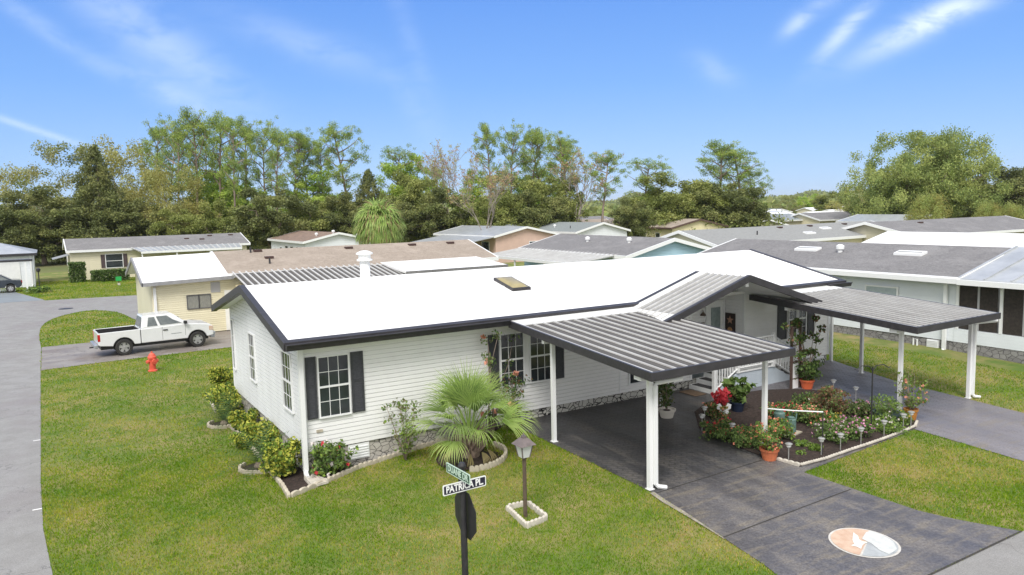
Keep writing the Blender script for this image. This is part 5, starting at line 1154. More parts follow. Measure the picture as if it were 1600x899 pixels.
# ------------------------------------------------------------------ pickup truck
PW = mat('white_car_paint', (.72,.73,.74), (.68,.69,.70), scale=2, rough=.25, coat=.5); TYRE = mat('tyre_rubber', (.02,.02,.02), (.035,.033,.03), scale=20, rough=.9)
RIM = mat('alloy', (.55,.55,.56), (.42,.42,.43), scale=12, rough=.35, metal=.6); CGL = mat('car_glass', (.07,.085,.09), (.16,.18,.18), scale=2, rough=.05, spec=.8); LINER = mat('bed_liner', (.012,.012,.014), (.025,.025,.028), scale=15, rough=.8); BUMP_ = mat('silver_bumper', (.38,.40,.43), rough=.3, metal=.5); BLKP = mat('black_plastic', (.02,.02,.022), rough=.5)
def sidepoly(arches, outline):   # bottom edge runs front to rear with wheel arches
    pts = list(outline)
    for (xc, r, zb) in arches:
        h = math.acos(min(1, (zb-.36)/r)) if r > (zb-.36) else 0
        for k in range(11): 
            a = math.pi/2-h*(0)+0; an = (math.pi/2-(-1)*0); 
            t = k/10; ang = (math.asin((zb-.36)/r)) + (math.pi-2*math.asin((zb-.36)/r))*t; pts.append((xc-r*math.cos(math.pi-ang)*-1 if False else xc+r*math.cos(ang), .36+r*math.sin(ang)))
    return pts
def extr(mb, pts, y0, y1, mi=0):
    n = len(pts); mb.add([(x, y0, z) for x, z in pts]+[(x, y1, z) for x, z in pts], [tuple(range(n)), tuple(range(2*n-1, n-1, -1))]+[(i, i+n, (i+1) % n+n, (i+1) % n) for i in range(n)], mi)
ra, rb = Vector((-2.06, 18.78)), Vector((1.05, 19.58)); mid_ = (ra+rb)/2; an_ = R_(3.5); ra = mid_-Vector((math.cos(an_), math.sin(an_)))*1.575; nrm = Vector((-math.sin(an_), math.cos(an_)))
TO = ra+nrm*.80
TK = thing('pickup_truck', 'white extended-cab pickup truck with dark bed liner parked on the side driveway', 'pickup truck', (TO.x, TO.y, .012), an_); TK.scale = (.93, .95, .95)
WB = 3.15; RW = .36; YW = .84
def archpts(xc, r, zb):
    a0 = math.asin((zb-.36)/r); return [(xc+r*math.cos(a0+(math.pi-2*a0)*t/10), .36+r*math.sin(a0+(math.pi-2*a0)*t/10)) for t in range(11)]
# front body: from cab back (x=.78) to nose
mb = MB(); body = [(.72,.46),(.72,1.10),(2.55,1.15),(3.2,1.10),(3.72,1.03),(3.86,.94),(3.88,.5),(3.66,.46)]+archpts(WB, .44, .46)
extr(mb, body, -YW, YW); mb.build('body', PW, TK, bevel=.035)
for s in (-1, 1):        # bed sides
    mb = MB(); pts = [(-.98,.52),(-.98,1.08),(.70,1.10),(.70,.46)]+archpts(0, .45, .46)
    extr(mb, pts, s*YW-(.09 if s > 0 else 0), s*YW+(0 if s > 0 else .09)); mb.build('bed_side', PW, TK, bevel=.02)
mb = MB(); mb.box(-1.02,-.95,-YW+.02,YW-.02,.55,1.07); mb.build('tailgate', PW, TK, bevel=.02)
mb = MB(); mb.box(-.95,.70,-YW+.09,YW-.09,.50,.62); mb.box(-.95,-.93,-.74,.74,.62,1.05); mb.box(.68,.70,-.74,.74,.62,1.05)
for s in (-1, 1): mb.box(-.94,.69,s*.745-.006,s*.745+.006,.62,1.07); mb.box(-.4,.4,s*.64-.1,s*.64+.1,.62,.82)
mb.build('bed_liner', LINER, TK)
mb = MB(); b4 = [(.74,-YW+.02,1.09),(2.78,-YW+.02,1.14),(2.78,YW-.02,1.14),(.74,YW-.02,1.09)]; t4 = [(.84,-.66,1.64),(2.12,-.66,1.66),(2.12,.66,1.66),(.84,.66,1.64)]
mb.hexa(b4, t4); mb.build('cab', PW, TK, bevel=.05)
def facept(y_s, u, v):    # point on the side face of the cab: u 0..1 rear to front, v 0..1 bottom to top
    B0 = Vector(b4[0]).lerp(Vector(b4[1]), u); T0 = Vector(t4[0]).lerp(Vector(t4[1]), u); p = B0.lerp(T0, v)
    return (p.x, (p.y-.012)*(1 if y_s < 0 else -1), p.z)
for s in (-1, 1):
    mb = MB(); q = [(.13,.14),(.36,.14),(.37,.86),(.19,.86)]; mb.poly([facept(s, u, v) for u, v in (q if s < 0 else q[::-1])]); mb.build('window', CGL, TK)
    mb = MB(); q = [(.42,.14),(.90,.14),(.80,.50),(.76,.88),(.43,.88)]; mb.poly([facept(s, u, v) for u, v in (q if s < 0 else q[::-1])]); mb.build('window', CGL, TK)
    mb = MB(); mb.box(1.62,1.63,s*(YW+.001)-.003,s*(YW+.001)+.003,.52,1.1); mb.box(2.62,2.63,s*(YW+.001)-.003,s*(YW+.001)+.003,.62,1.1); mb.box(.705,.72,s*(YW-.005)-.004,s*(YW-.005)+.004,.48,1.08); mb.build('door_seam', BLKP, TK)
    mb = MB(); mb.box(1.66,1.86,s*(YW+.012)-.012,s*(YW+.012)+.012,.93,.98); mb.build('door_handle', BLKP, TK)
    mb = MB(); mb.box(2.55,2.7,s*(YW+.10)-.09,s*(YW+.10)+.09,1.16,1.30); mb.build('mirror', BLKP, TK, bevel=.03)
    mb = MB(); mb.box(3.68,3.885,s*.72-.13,s*.72+.13,.72,.94); mb.build('headlight', mat('amber_headlight', (.55,.30,.18), (.6,.5,.42), scale=9, rough=.15), TK, bevel=.03)
    mb = MB(); mb.box(-1.03,-.93,s*.77-.075,s*.77+.075,.72,1.02); mb.build('tail_light', mat('red_lens', (.45,.015,.02), rough=.2), TK, bevel=.01)
    mb = MB(); mb.box(2.0,2.45,s*(YW+.002)-.003,s*(YW+.002)+.003,.74,.765); mb.build('side_badge', BUMP_, TK)
    mb = MB(); mb.box(.9,2.6,s*.7-.03,s*.7+.03,.34,.42); mb.build('side_step', BLKP, TK)
mb = MB(); mb.poly([(2.80,-.68,1.16),(2.80,.68,1.16),(2.15,.58,1.63),(2.15,-.58,1.63)]); mb.build('windscreen', CGL, TK)
mb = MB(); mb.poly([(.725,.66,1.14),(.725,-.66,1.14),(.825,-.58,1.58),(.825,.58,1.58)]); mb.build('rear_window', CGL, TK)
mb = MB(); mb.box(3.80,3.98,-.82,.82,.48,.66); mb.box(3.74,3.96,-.78,.78,.36,.48); mb.build('front_bumper', BUMP_, TK, bevel=.04)
mb = MB(); mb.box(3.87,3.895,-.55,.55,.68,.92); mb.build('grille', BLKP, TK)
mb = MB(); mb.box(-1.18,-1.03,-.80,.80,.42,.58); mb.build('rear_bumper', BUMP_, TK, bevel=.03)
mb = MB(); mb.box(-1.3,-1.1,-.03,.03,.36,.41); mb.build('tow_hitch', BLKP, TK)
mb = MB(); mb.box(-.9,3.7,-.55,.55,.30,.50); mb.box(-.5,.5,-.6,.6,.40,.78); mb.box(2.7,3.6,-.6,.6,.40,.78); mb.build('chassis', BLKP, TK)
def wheel(T, x, y, s, r=.36, w_=.22, nm='wheel', hub=RIM):
    def rotx(m_): m_.v = [(x+vx, y+s*vz, r+vy) for vx, vy, vz in m_.v]
    mb = MB(); mb.lathe([(r*.62,-w_/2),(r*.93,-w_/2),(r,-w_*.36),(r,w_*.36),(r*.93,w_/2),(r*.62,w_/2)], 28, cap=False); rotx(mb); wh = mb.build(nm, TYRE, T, smooth=False)
    mb = MB(); mb.lathe([(0,-.02),(r*.63,-.02),(r*.64,w_*.42),(r*.58,w_*.42),(r*.56,.03),(0,.03)], 24); rotx(mb); mb.build('rim', mat('dark_rim_well', (.06,.06,.065), rough=.5), wh)
    mb = MB(); mb.lathe([(0,.03),(r*.2,.05),(r*.2,w_*.38),(0,w_*.42)], 12)
    for k in range(5):
        a = R_(72*k+18); c_, s_ = math.cos(a), math.sin(a); wd1, wd2 = r*.15, r*.2
        pts = [(r*.12*c_-wd1*-s_, r*.12*s_-wd1*c_), (r*.60*c_-wd2*-s_, r*.60*s_-wd2*c_), (r*.60*c_+wd2*-s_, r*.60*s_+wd2*c_), (r*.12*c_+wd1*-s_, r*.12*s_+wd1*c_)]
        mb.hexa([(px_, py_, w_*.2) for px_, py_ in pts], [(px_, py_, w_*.36) for px_, py_ in pts])
    mb.lathe([(r*.56,.02),(r*.62,.02),(r*.62,w_*.44),(r*.56,w_*.44)], 24, cap=False); rotx(mb); mb.build('hubcap', hub, wh)
for x in (0, WB):
    for s in (-1, 1): wheel(TK, x, s*.74, s)

# dark sedan at the left edge
SD = thing('sedan', 'dark blue sedan parked under the carport at the left edge', 'car', (-8.55, 56.6, .03), R_(2))
NB = mat('navy_car_paint', (.02,.03,.045), (.03,.04,.055), scale=2, rough=.25, coat=.4)
mb = MB(); prof = [(1.85,.35),(2.05,.5),(2.1,.75),(2.0,.95),(1.2,1.02),(-1.2,.95),(-2.1,.8),(-2.2,.5),(-2.0,.32)]+[(x, z) for x, z in archpts(-1.35, .36, .40)][::-1]+[(x, z) for x, z in archpts(1.3, .36, .40)][::-1]
extr(mb, prof, -.86, .86); mb.build('body', NB, SD, bevel=.05)
mb = MB(); mb.hexa([(-.95,-.80,.95),(1.45,-.80,1.0),(1.45,.80,1.0),(-.95,.80,.95)], [(-.3,-.58,1.40),(.75,-.58,1.42),(.75,.58,1.42),(-.3,.58,1.40)]); mb.build('cabin', NB, SD, bevel=.05)
mb = MB(); mb.poly([(1.41,-.66,1.03),(1.41,.66,1.03),(.80,.52,1.39),(.80,-.52,1.39)]); mb.build('rear_window', CGL, SD)
mb = MB(); mb.poly([(-.75,-.79,.99),(1.2,-.80,1.02),(.7,-.62,1.36),(-.28,-.62,1.36)]); mb.build('side_window', CGL, SD)
for s in (-1, 1): 
    mb = MB(); mb.box(2.03,2.12,s*.68-.14,s*.68+.14,.72,.86); mb.build('tail_light', MATS['red_lens'], SD)
mb = MB(); mb.box(2.1,2.115,-.2,.2,.62,.74); mb.build('number_plate', CONCW, SD)
for x in (-1.35, 1.3):
    for s in (-1, 1): wheel(SD, x, s*.76, s, .32, .2)

# ------------------------------------------------------------------ hydrant
hp = G(239, 580); HY = thing('fire_hydrant', 'faded red fire hydrant on the lawn in front of the pickup truck', 'fire hydrant', hp)
HR = mat('hydrant_red', (.62,.07,.04), (.70,.13,.08), scale=7, rough=.55)
mb = MB(); mb.lathe([(.17,-.05),(.17,.04),(.13,.06),(.115,.07),(.115,.46),(.15,.47),(.15,.51)], 18); mb.build('barrel', HR, HY)
mb = MB(); mb.lathe([(.155,.51),(.155,.55),(.13,.58),(.10,.65),(.05,.69),(.03,.70),(.03,.75),(0,.75)], 18); mb.build('bonnet', HR, HY)
for (a, r, w_) in ((200, .055, .18), (20, .055, .18), (290, .075, .19)):
    c_, s_ = math.cos(R_(a)), math.sin(R_(a)); mb = MB(); mb.tube([(c_*.05,s_*.05,.38),(c_*w_*.85,s_*w_*.85,.38)], r, 12); mb.tube([(c_*w_*.8,s_*w_*.8,.38),(c_*(w_+.03),s_*(w_+.03),.38)], r*1.25, 12); mb.tube([(c_*(w_+.03),s_*(w_+.03),.38),(c_*(w_+.06),s_*(w_+.06),.38)], .02, 6); mb.build('outlet_cap', HR, HY)

# ------------------------------------------------------------------ hedges and small things across the road
def hedge(label, x, y, w_, d_, h, seed, mats_=None):
    T = thing('hedge', label, 'hedge', (x, y, 0)); rng = np.random.default_rng(seed); n = int(1500*w_*h)
    P = np.stack([(rng.random(n)-.5)*w_, (rng.random(n)-.5)*d_, rng.random(n)*h], 1); k = rng.integers(0, 3, n); k0 = k == 0; P[k0, 1] = -d_/2+rng.random(k0.sum())*.1; P[k == 1, 2] = h-rng.random((k == 1).sum())*.12
    P += rng.normal(size=P.shape)*.05; V, F = leafcloud(P, .16, .6, 0, rng); quadmesh('foliage', V, F, mats_ or [YD, RD, RG], rng.integers(0, 3, n), T)
    mb = MB(); 
    for i in range(5): mb.tube([(w_*(.1+.8*i/4-.5),0,0),(w_*(.1+.8*i/4-.5),.05,h*.8)], .03, 5)
    mb.build('stem', BARK, T)
q = G(122, 441); hedge('tall clipped box hedge at the left corner of the pale yellow home', q.x, q.y, 1.25, 1.1, 1.75, 1)
q = G(150, 440); hedge('low dark hedge left of the shuttered window of the pale yellow home', q.x, q.y, .75, .7, .95, 2)
q = G(180, 439); hedge('long low hedge under the shuttered window of the pale yellow home', q.x, q.y, 2.3, .9, 1.0, 3)
q = G(186, 446); GS = thing('yard_sign', 'small green sign on a short stake in the yard across the road', 'sign', q)
mb = MB(); mb.tube([(0,0,0),(0,0,.5)], .03, 6); mb.build('stake', DARK, GS)
mb = MB(); mb.box(-.22,.22,-.03,0,.38,.75); mb.build('panel', mat('bright_green_panel', (.02,.35,.08), rough=.5), GS)
mb = MB(); mb.box(-.1,.1,-.04,.02,-.02,.2); mb.build('base', CONCW, GS)
bush('light_shrub', 'pale flowering shrub between the carport post and the white garage', 'shrub', gp(36, 446), 1.5, .7, [RG, FW, OL], .14, 500, 77, tall=True, stems=6)
bush('ground_shrub', 'low spreading green shrub in front of the white garage', 'shrub', gp(58, 458), .45, 1.0, [RG, Y2, RD], .16, 900, 78)
MP = thing('garden_lamp', 'thin dark garden lamp post in front of the white garage', 'lamp post', gp(62, 449)); mb = MB(); mb.tube([(0,0,0),(0,0,1.3)], .05, 6); mb.build('pole', DARK, MP); mb = MB(); mb.lathe([(.05,1.3),(.14,1.35),(.18,1.55),(.03,1.68),(0,1.7)], 8); mb.build('lantern', DARK, MP)
mh = G(103, 483); mb = MB(); mb.lathe([(.42,.014),(.42,.026),(0,.026)], 24); o = mb.build('manhole_cover', DARK); o.location = (mh.x, mh.y, 0); tag(o, 'dark round manhole cover in the road beyond the grass island', 'manhole cover')
for i, (px, py) in enumerate(((59, 689), (60, 797))):
    p_ = G(px, py); mb = MB(); mb.box(-.1,.06,-.02,.02,0,.006); o = mb.build('road_marker', mat('white_marking', (.8,.8,.8), rough=.6)); o.location = (p_.x, p_.y, p_.z+.014); tag(o, ['far', 'near'][i]+' short white paint dash at the edge of the left road', 'road marking')

# ------------------------------------------------------------------ painted oval on the driveway
ov = G(1350, 850); OV = thing('painted_medallion', 'round painted medallion on the driveway, half orange with a white bird', 'mural', (ov.x, ov.y, ov.z+.014))
def disc(name, pts, z, m_, par=OV):
    mb = MB(); h = lambda x, y: gz(ov.x+x, ov.y+y)-gz(ov.x, ov.y)+z*1.6
    cx_ = sum(p[0] for p in pts)/len(pts); cy_ = sum(p[1] for p in pts)/len(pts)
    for a, b in zip(pts, pts[1:]+pts[:1]):
        for k in range(4):
            q = [(cx_+(e[0]-cx_)*t, cy_+(e[1]-cy_)*t) for e, t in ((a, k/4), (a, (k+1)/4), (b, (k+1)/4), (b, k/4))]
            mb.poly([(x, y, h(x, y)) for x, y in (q if k else q[:3])])
    return mb.build(name, m_, par)
def circ(r, n=48, a0=0, a1=360): return [(r*math.cos(R_(a0+(a1-a0)*i/n)), r*math.sin(R_(a0+(a1-a0)*i/n))) for i in range(n+(0 if a1-a0 == 360 else 1))]
# image-up direction on the ground is the camera's forward direction
fy = Vector((math.sin(YAW), math.cos(YAW))); rx = Vector((math.cos(YAW), -math.sin(YAW)))
def im(pts): return [tuple(rx*u+fy*v) for u, v in pts]
disc('border', circ(.56), .004, mat('worn_white_paint', (.62,.60,.57), (.48,.46,.43), scale=9, rough=.7))
disc('orange_field', [(p_[0], p_[1]) for p_ in im([(.52*math.cos(R_(a)), .52*math.sin(R_(a))) for a in range(52, 243, 6)])], .008, mat('faded_orange_paint', (.50,.33,.24), (.58,.44,.34), scale=6, rough=.7))
disc('grey_field', im([(.52*math.cos(R_(a)), .52*math.sin(R_(a))) for a in list(range(242, 412, 6))]), .008, mat('faded_grey_paint', (.42,.45,.47), (.30,.32,.34), scale=4, rough=.7))
disc('white_field', im([(.02,.12),(.2,.36),(.30,.42),(.44,.25),(.5,0),(.42,-.28),(.2,-.46),(.12,-.3),(.1,-.05)]), .012, mat('faded_white_paint', (.62,.64,.64), (.5,.52,.52), scale=7, rough=.7))
disc('bird', im([(-.28,-.12),(-.2,-.08),(-.16,.08),(-.1,.2),(-.02,.36),(.0,.22),(-.04,.1),(-.02,.02),(.08,.0),(-.03,-.06),(-.1,-.14),(-.16,-.24),(-.2,-.16)]), .012, mat('bird_white', (.75,.74,.70), rough=.7))

# ------------------------------------------------------------------ flower bed
def fb(lab, px, py, h, r, leaves, fl, seed, n=1300, fn=70, fs=.075, leaf=.07, nm='flower_bush'):
    return bush(nm, lab, 'plant', gp(px, py), h*.88, r*.90, leaves, leaf*.85, int(n*1.7), seed, fl, 'flowering plants of the front bed', stems=9, fn=int(fn*.9), fsize=fs*.6)
fb('coral flowering bush at the left point of the bed by the driveway', 1118, 652, .42, .42, [RG, RG, RD, LR], [FC], 80, 700, 50)
fb('coral-red flowering bush along the driveway, left end of the bed', 1126, 684, .5, .62, [RG, RG, RD], [FC, FR], 81, 1700, 60)
fb('coral flowering bush in the middle of the driveway edge of the bed', 1166, 697, .5, .55, [RG, RG, RD], [FC], 82, 1300, 65)
fb('green bush with few coral blooms beside the carport corner post', 1213, 686, .6, .5, [RG, Y2, RD], [FC], 83, 1200, 50)
fb('broad coral flowering bush behind the carport corner post', 1225, 655, .5, .7, [RG, RG, RD], [FC, FR], 84, 1700, 60)
fb('coral flowering bush right of the rain-green canisters', 1262, 661, .5, .65, [RG, RG, RD], [FC, FS], 85, 1600, 60)
fb('brownish red-leaved shrub at the back of the bed', 1296, 646, .8, .6, [LR, OL, LR, RG], [FS], 86, 1500, 10)
fb('low green mound at the back of the bed', 1262, 633, .35, .5, [RD, RG], [FW], 87, 800, 4)
fb('low yellow-flowered clump beside the reddish shrub', 1295, 662, .3, .45, [RG, Y2], [FY], 88, 700, 30)
fb('white-pink flowering bush in the middle of the bed', 1303, 690, .5, .6, [RG, RG, RD], [FP, FW], 89, 1600, 55)
fb('magenta flowering bush right of the white-pink one', 1334, 682, .5, .55, [RG, RG, RD], [FM, FP], 90, 1500, 60)
fb('pink-flowered bush left of the plant hanger', 1345, 652, .5, .6, [RG, RD, OL], [FP], 91, 1300, 35)
fb('white-flowered green clump under the green tub', 1385, 672, .38, .6, [RG, RG, Y2], [FW], 92, 1200, 30)
fb('green clump with pale blooms at the right corner of the bed', 1405, 660, .35, .45, [RG, Y2], [FW, FY], 93, 800, 20)
fb('small pale-green sprout among the mulch, left one', 1253, 698, .16, .22, [Y2, RG], None, 94, 160, leaf=.09, nm='seedling')
fb('small pale-green sprout among the mulch, right one', 1272, 704, .16, .22, [Y2, RG], None, 95, 160, leaf=.09, nm='seedling')
fb('tiny pale-green sprout nearest the edging strip', 1250, 710, .1, .16, [Y2, RG], None, 96, 90, leaf=.08, nm='seedling')
# solar stake lights
SV = mat('satin_steel', (.42,.42,.41), rough=.35, metal=.5); CLR = mat('clear_lens', (.72,.74,.74), rough=.15)
def solar():
    T = thing('solar_light', '', 'garden light', (0, 0, 0)); mb = MB(); mb.lathe([(.012,-.03),(.012,.36)], 6); mb.build('stake', SV, T)
    mb = MB(); mb.lathe([(.03,.34),(.055,.37),(.06,.42)], 10); mb.build('lens', CLR, T)
    mb = MB(); mb.lathe([(.085,.42),(.085,.435),(.05,.455),(0,.46)], 12); mb.build('cap', SV, T); return T
s0 = solar(); first = True
for (px, py, lab) in [(1101,661,'solar stake light at the left tip of the flower bed'),(1097,674,'solar stake light beside the driveway, second from the bed tip'),(1144,689,'solar stake light along the driveway between coral bushes'),(1232,722,'leftmost solar stake light of the row behind the edging strip'),(1283,713,'second solar stake light of the row behind the edging strip'),(1313,706,'third solar stake light, in front of the white-pink bush'),
                      (1345,696,'fourth solar stake light, right of the magenta bush'),(1381,684,'fifth solar stake light of the front row'),(1411,673,'sixth solar stake light of the front row'),(1423,669,'last solar stake light at the right corner of the bed'),(1302,616,'solar stake light at the back edge of the bed beside the far driveway'),(1337,628,'dark-stemmed solar light at the back edge, left of the plant hanger')]:
    o = s0 if first else copy_tree(s0); first = False; o.location = gp(px, py); o.scale = (.95,)*3; tag(o, lab, 'garden light', 'solar stake lights of the front bed')
# plant hanger, pipe, canisters, pots
pg = G(1361, 673); HK = thing('plant_hanger', 'black double-armed shepherd hook standing in the flower bed', 'plant hanger', pg)
mb = MB(); mb.tube([(0,0,0),(0,0,1.6)], .018, 6)
for s in (-1, 1): mb.tube([(0,0,1.5),(s*.1,-s*.03,1.62),(s*.28,-s*.1,1.64),(s*.42,-s*.15,1.55),(s*.46,-s*.17,1.57)], .012, 6)
mb.build('hook', BLK, HK)
P0, P1 = Vector((8.83,-5.1,0)), G(1287, 645)
mb = MB(); a = Vector((8.9,-5.05,gz(8.9,-5)+1.05)); b_ = Vector((P1.x, P1.y, P1.z+.03)); b_ = AT(1286, 644, 16.9); mb.tube([tuple(a), tuple(a.lerp(b_, .5)-Vector((0,0,.01))), tuple(b_)], .014, 8)
o = mb.build('drain_pipe', TRIM); tag(o, 'thin white pipe slanting from the carport corner post over the flower bed', 'pipe')
mb = MB(); mb.tube([tuple(b_), (b_.x, b_.y, gz(b_.x, b_.y))], .012, 6); mb.build('pipe_stake', DARK, o)
GRC = mat('rain_green_plastic', (.12,.20,.18), (.09,.16,.14), scale=6, rough=.5)
cp_ = G(1228, 679); mb = MB(); mb.box(-.34,.34,-.25,.25,0,.05); o = mb.build('paving_slab', CONC); o.location = cp_; o.rotation_euler = (0,0,.2); tag(o, 'pale concrete slab under the green canisters in the bed', 'paving slab')
for (dx, dy, h, r, lab) in ((-.12, .1, .52, .13, 'tall ribbed dark-green canister standing in the flower bed'), (.13, -.04, .34, .12, 'short dark-green canister with a spout in front of the tall one')):
    T = thing('canister', lab, 'canister', (cp_.x+dx, cp_.y+dy, cp_.z+.05)); mb = MB(); mb.lathe([(r,0),(r,h*.3),(r*.95,h*.32),(r,h*.34),(r,h*.6),(r*.95,h*.62),(r,h*.64),(r,h*.92),(r*.7,h)], 18); mb.build('body', GRC, T)
    mb = MB(); mb.lathe([(r*.7,h),(r*.72,h+.03),(r*.3,h+.05),(0,h+.05)], 14)
    if h < .4: mb.tube([(r*.8,0,h*.5),(r*1.5,.0,h*.9),(r*1.7,0,h*1.25)], .02, 6); mb.tube([(0,-.02,h),(.02,-.02,h+.16),(.1,-.02,h+.12)], .012, 6)
    mb.build('lid', GRC, T)
def pot(name, label, px, py, r, h, m_, plant=None, dz=.014):
    l_ = gp(px, py, dz); T = thing(name, label, 'plant pot', l_); mb = MB(); mb.lathe([(0,0),(r*.72,0),(r*.95,h*.8),(r*1.05,h*.8),(r*1.08,h),(r*.95,h),(r*.9,h*.86),(0,h*.86)], 20, cap=False); mb.build('pot', m_, T)
    mb = MB(); mb.lathe([(r*.9,h*.85),(0,h*.87)], 16); mb.build('soil', MULCH, T)
    return l_, T
def potplant(name, lab, l_, hz_, h, r, leaves, seed, **k): bush(name, lab, 'plant', (l_[0], l_[1], l_[2]+hz_), h, r, leaves, k.pop('leaf', .07), k.pop('n', 700), seed, k.pop('fl', None), **k)
l_, _ = pot('flower_pot', 'terracotta pot at the foot of the carport corner post', 1202, 718, .2, .26, TERRA); potplant('potted_flower', 'tall coral-flowered plant growing from the terracotta pot by the corner post', l_, .2, .75, .4, [RG, Y2, RG], 97, n=800, fl=[FC, FC], fn=45, fsize=.045)
l_, _ = pot('flower_pot', 'orange-red terracotta pot near the porch steps', 1261, 607, .2, .27, mat('orange_terracotta', (.72,.15,.06), (.6,.13,.05), scale=5, rough=.6)); potplant('potted_climber', 'tall twining climber on a trellis in the orange pot near the porch', l_, .2, 2.15, .33, [RD, RG, YD, LR], 98, n=1000, tall=True, stems=6, leaf=.1); potplant('potted_shrub', 'leafy green growth spilling from the orange pot', l_, .2, .75, .5, [RD, RG, YD], 99, n=900, leaf=.09)
l_, _ = pot('flower_pot', 'amber pot beside the far carport front post', 1423, 655, .17, .28, mat('amber_glaze', (.50,.22,.04), (.4,.15,.03), scale=5, rough=.4)); potplant('potted_shrub', 'loose yellow-green shrub in the amber pot by the far carport post', l_, .2, 1.1, .42, [Y2, OL, RG], 100, n=700, fl=[FS], fn=10)
l_, _ = pot('flower_pot', 'white bowl pot under the carport beside the house wall', 1042, 652, .22, .22, mat('cream_pot', (.62,.58,.52), rough=.5)); potplant('potted_shrub', 'thin dark-leaved shrub in the white bowl pot under the carport', l_, .18, 1.25, .42, [RD, YD, OL], 101, n=620, tall=True, stems=7, leaf=.09)
l_, _ = pot('plant_tub', 'dark green tub in the bed right of the plant hanger', 1385, 664, .3, .34, mat('dark_tub', (.03,.05,.05), rough=.4)); potplant('potted_fern', 'bright green feathery plant in the dark tub', l_, .25, .5, .45, [Y2, RG, RG], 102, n=900, leaf=.08, asp=.3)
l_, _ = pot('plant_tub', 'dark navy pot at the porch end of the bed', 1152, 643, .2, .28, mat('navy_pot', (.02,.03,.06), rough=.35)); potplant('potted_plant', 'broad-leaved green plant in the navy pot near the porch', l_, .2, .8, .34, [RG, RG, YD], 103, n=260, leaf=.2)
l_, T_ = pot('butterfly_planter', 'planter with a white butterfly cut-out at the tip of the bed', 1128, 650, .2, .3, mat('planter_gold', (.32,.26,.07), (.25,.2,.06), scale=6, rough=.5)); potplant('poinsettia', 'bright red poinsettia in the butterfly planter', l_, .3, .45, .27, [FR, FR, LM('red_bract', (.45,.03,.05), (.6,.06,.08))], 104, n=260, leaf=.12)
mb = MB()
for s in (-1, 1):
    for (w_, zt, zb) in ((.26, .3, .12), (.18, .13, -.05)):
        pts = [(0, .12+zb*0), (s*w_*.5, zt+.05), (s*w_, zt), (s*w_*.9, zb+.03), (s*.04, .08)] if zt > .2 else [(0,.1),(s*w_*.8,.1),(s*w_,.02),(s*w_*.6,-.04),(s*.03,.02)]
        vs = [(x, -.24, z+.16) for x, z in pts]; mb.poly(vs if s < 0 else vs[::-1])
mb.tube([(0,-.25,.12),(0,-.25,.36)], .015, 6)
bt = mb.build('butterfly_plate', TRIM, T_); bt.rotation_euler = (0,0,-YAW); bt.scale = (.75,.75,.75)
sm = bt.modifiers.new('thickness', 'SOLIDIFY'); sm.thickness = .01
TR = thing('trellis', 'narrow dark trellis board with white panel behind the orange pot', 'trellis', gp(1236, 609)); 
mb = MB(); mb.box(-.03,.03,-.03,.03,0,1.9); mb.box(.35,.41,-.03,.03,0,1.9)
for z in (.3,.8,1.3,1.8): mb.box(-.03,.41,-.02,.02,z,z+.03)
mb.build('frame', mat('brown_board', (.09,.055,.045), rough=.7), TR); mb = MB(); mb.box(.05,.3,-.015,.015,.02,.75); mb.build('panel', TRIM, TR)
TR2 = thing('trellis', 'narrow brown trellis with white panel behind the white bowl pot', 'trellis', gp(1028, 648)); 
mb = MB(); mb.box(-.03,.03,-.03,.03,0,1.5); mb.box(.2,.26,-.03,.03,0,1.5)
for z in (.2,.6,1.0,1.4): mb.box(-.03,.26,-.02,.02,z,z+.03)
mb.build('frame', MATS['brown_board'], TR2); mb = MB(); mb.box(.05,.18,-.012,.012,.05,1.0); mb.build('panel', TRIM, TR2)

# ------------------------------------------------------------------ grass blades
def inpoly(P, poly):
    x, y = P[:, 0], P[:, 1]; ins = np.zeros(len(P), bool); j = len(poly)-1
    for i in range(len(poly)):
        xi, yi = poly[i]; xj, yj = poly[j]; c_ = ((yi > y) != (yj > y)) & (x < (xj-xi)*(y-yi)/((yj-yi) or 1e-9)+xi); ins ^= c_; j = i
    return ins
def vgz(x, y):
    s_ = lambda a, b, v: (lambda t: t*t*(3-2*t))(np.clip((v-a)/(b-a), 0, 1))
    return .3*s_(.5, 6, x)*(1-np.clip((-1-y)/8, 0, 1))*(1-s_(8, 16, y))*(1-s_(26, 40, x))
GL = [leafmat('grass_green', (.10,.215,.006), (.19,.30,.012), .5, .3), leafmat('grass_light', (.24,.32,.015), (.37,.37,.05), .5, .3), leafmat('grass_dry', (.42,.30,.10), (.52,.40,.17), .5, .3)]
for g_m in GL: g_m.node_tree.nodes['Principled BSDF'].inputs['Specular IOR Level'].default_value = .06
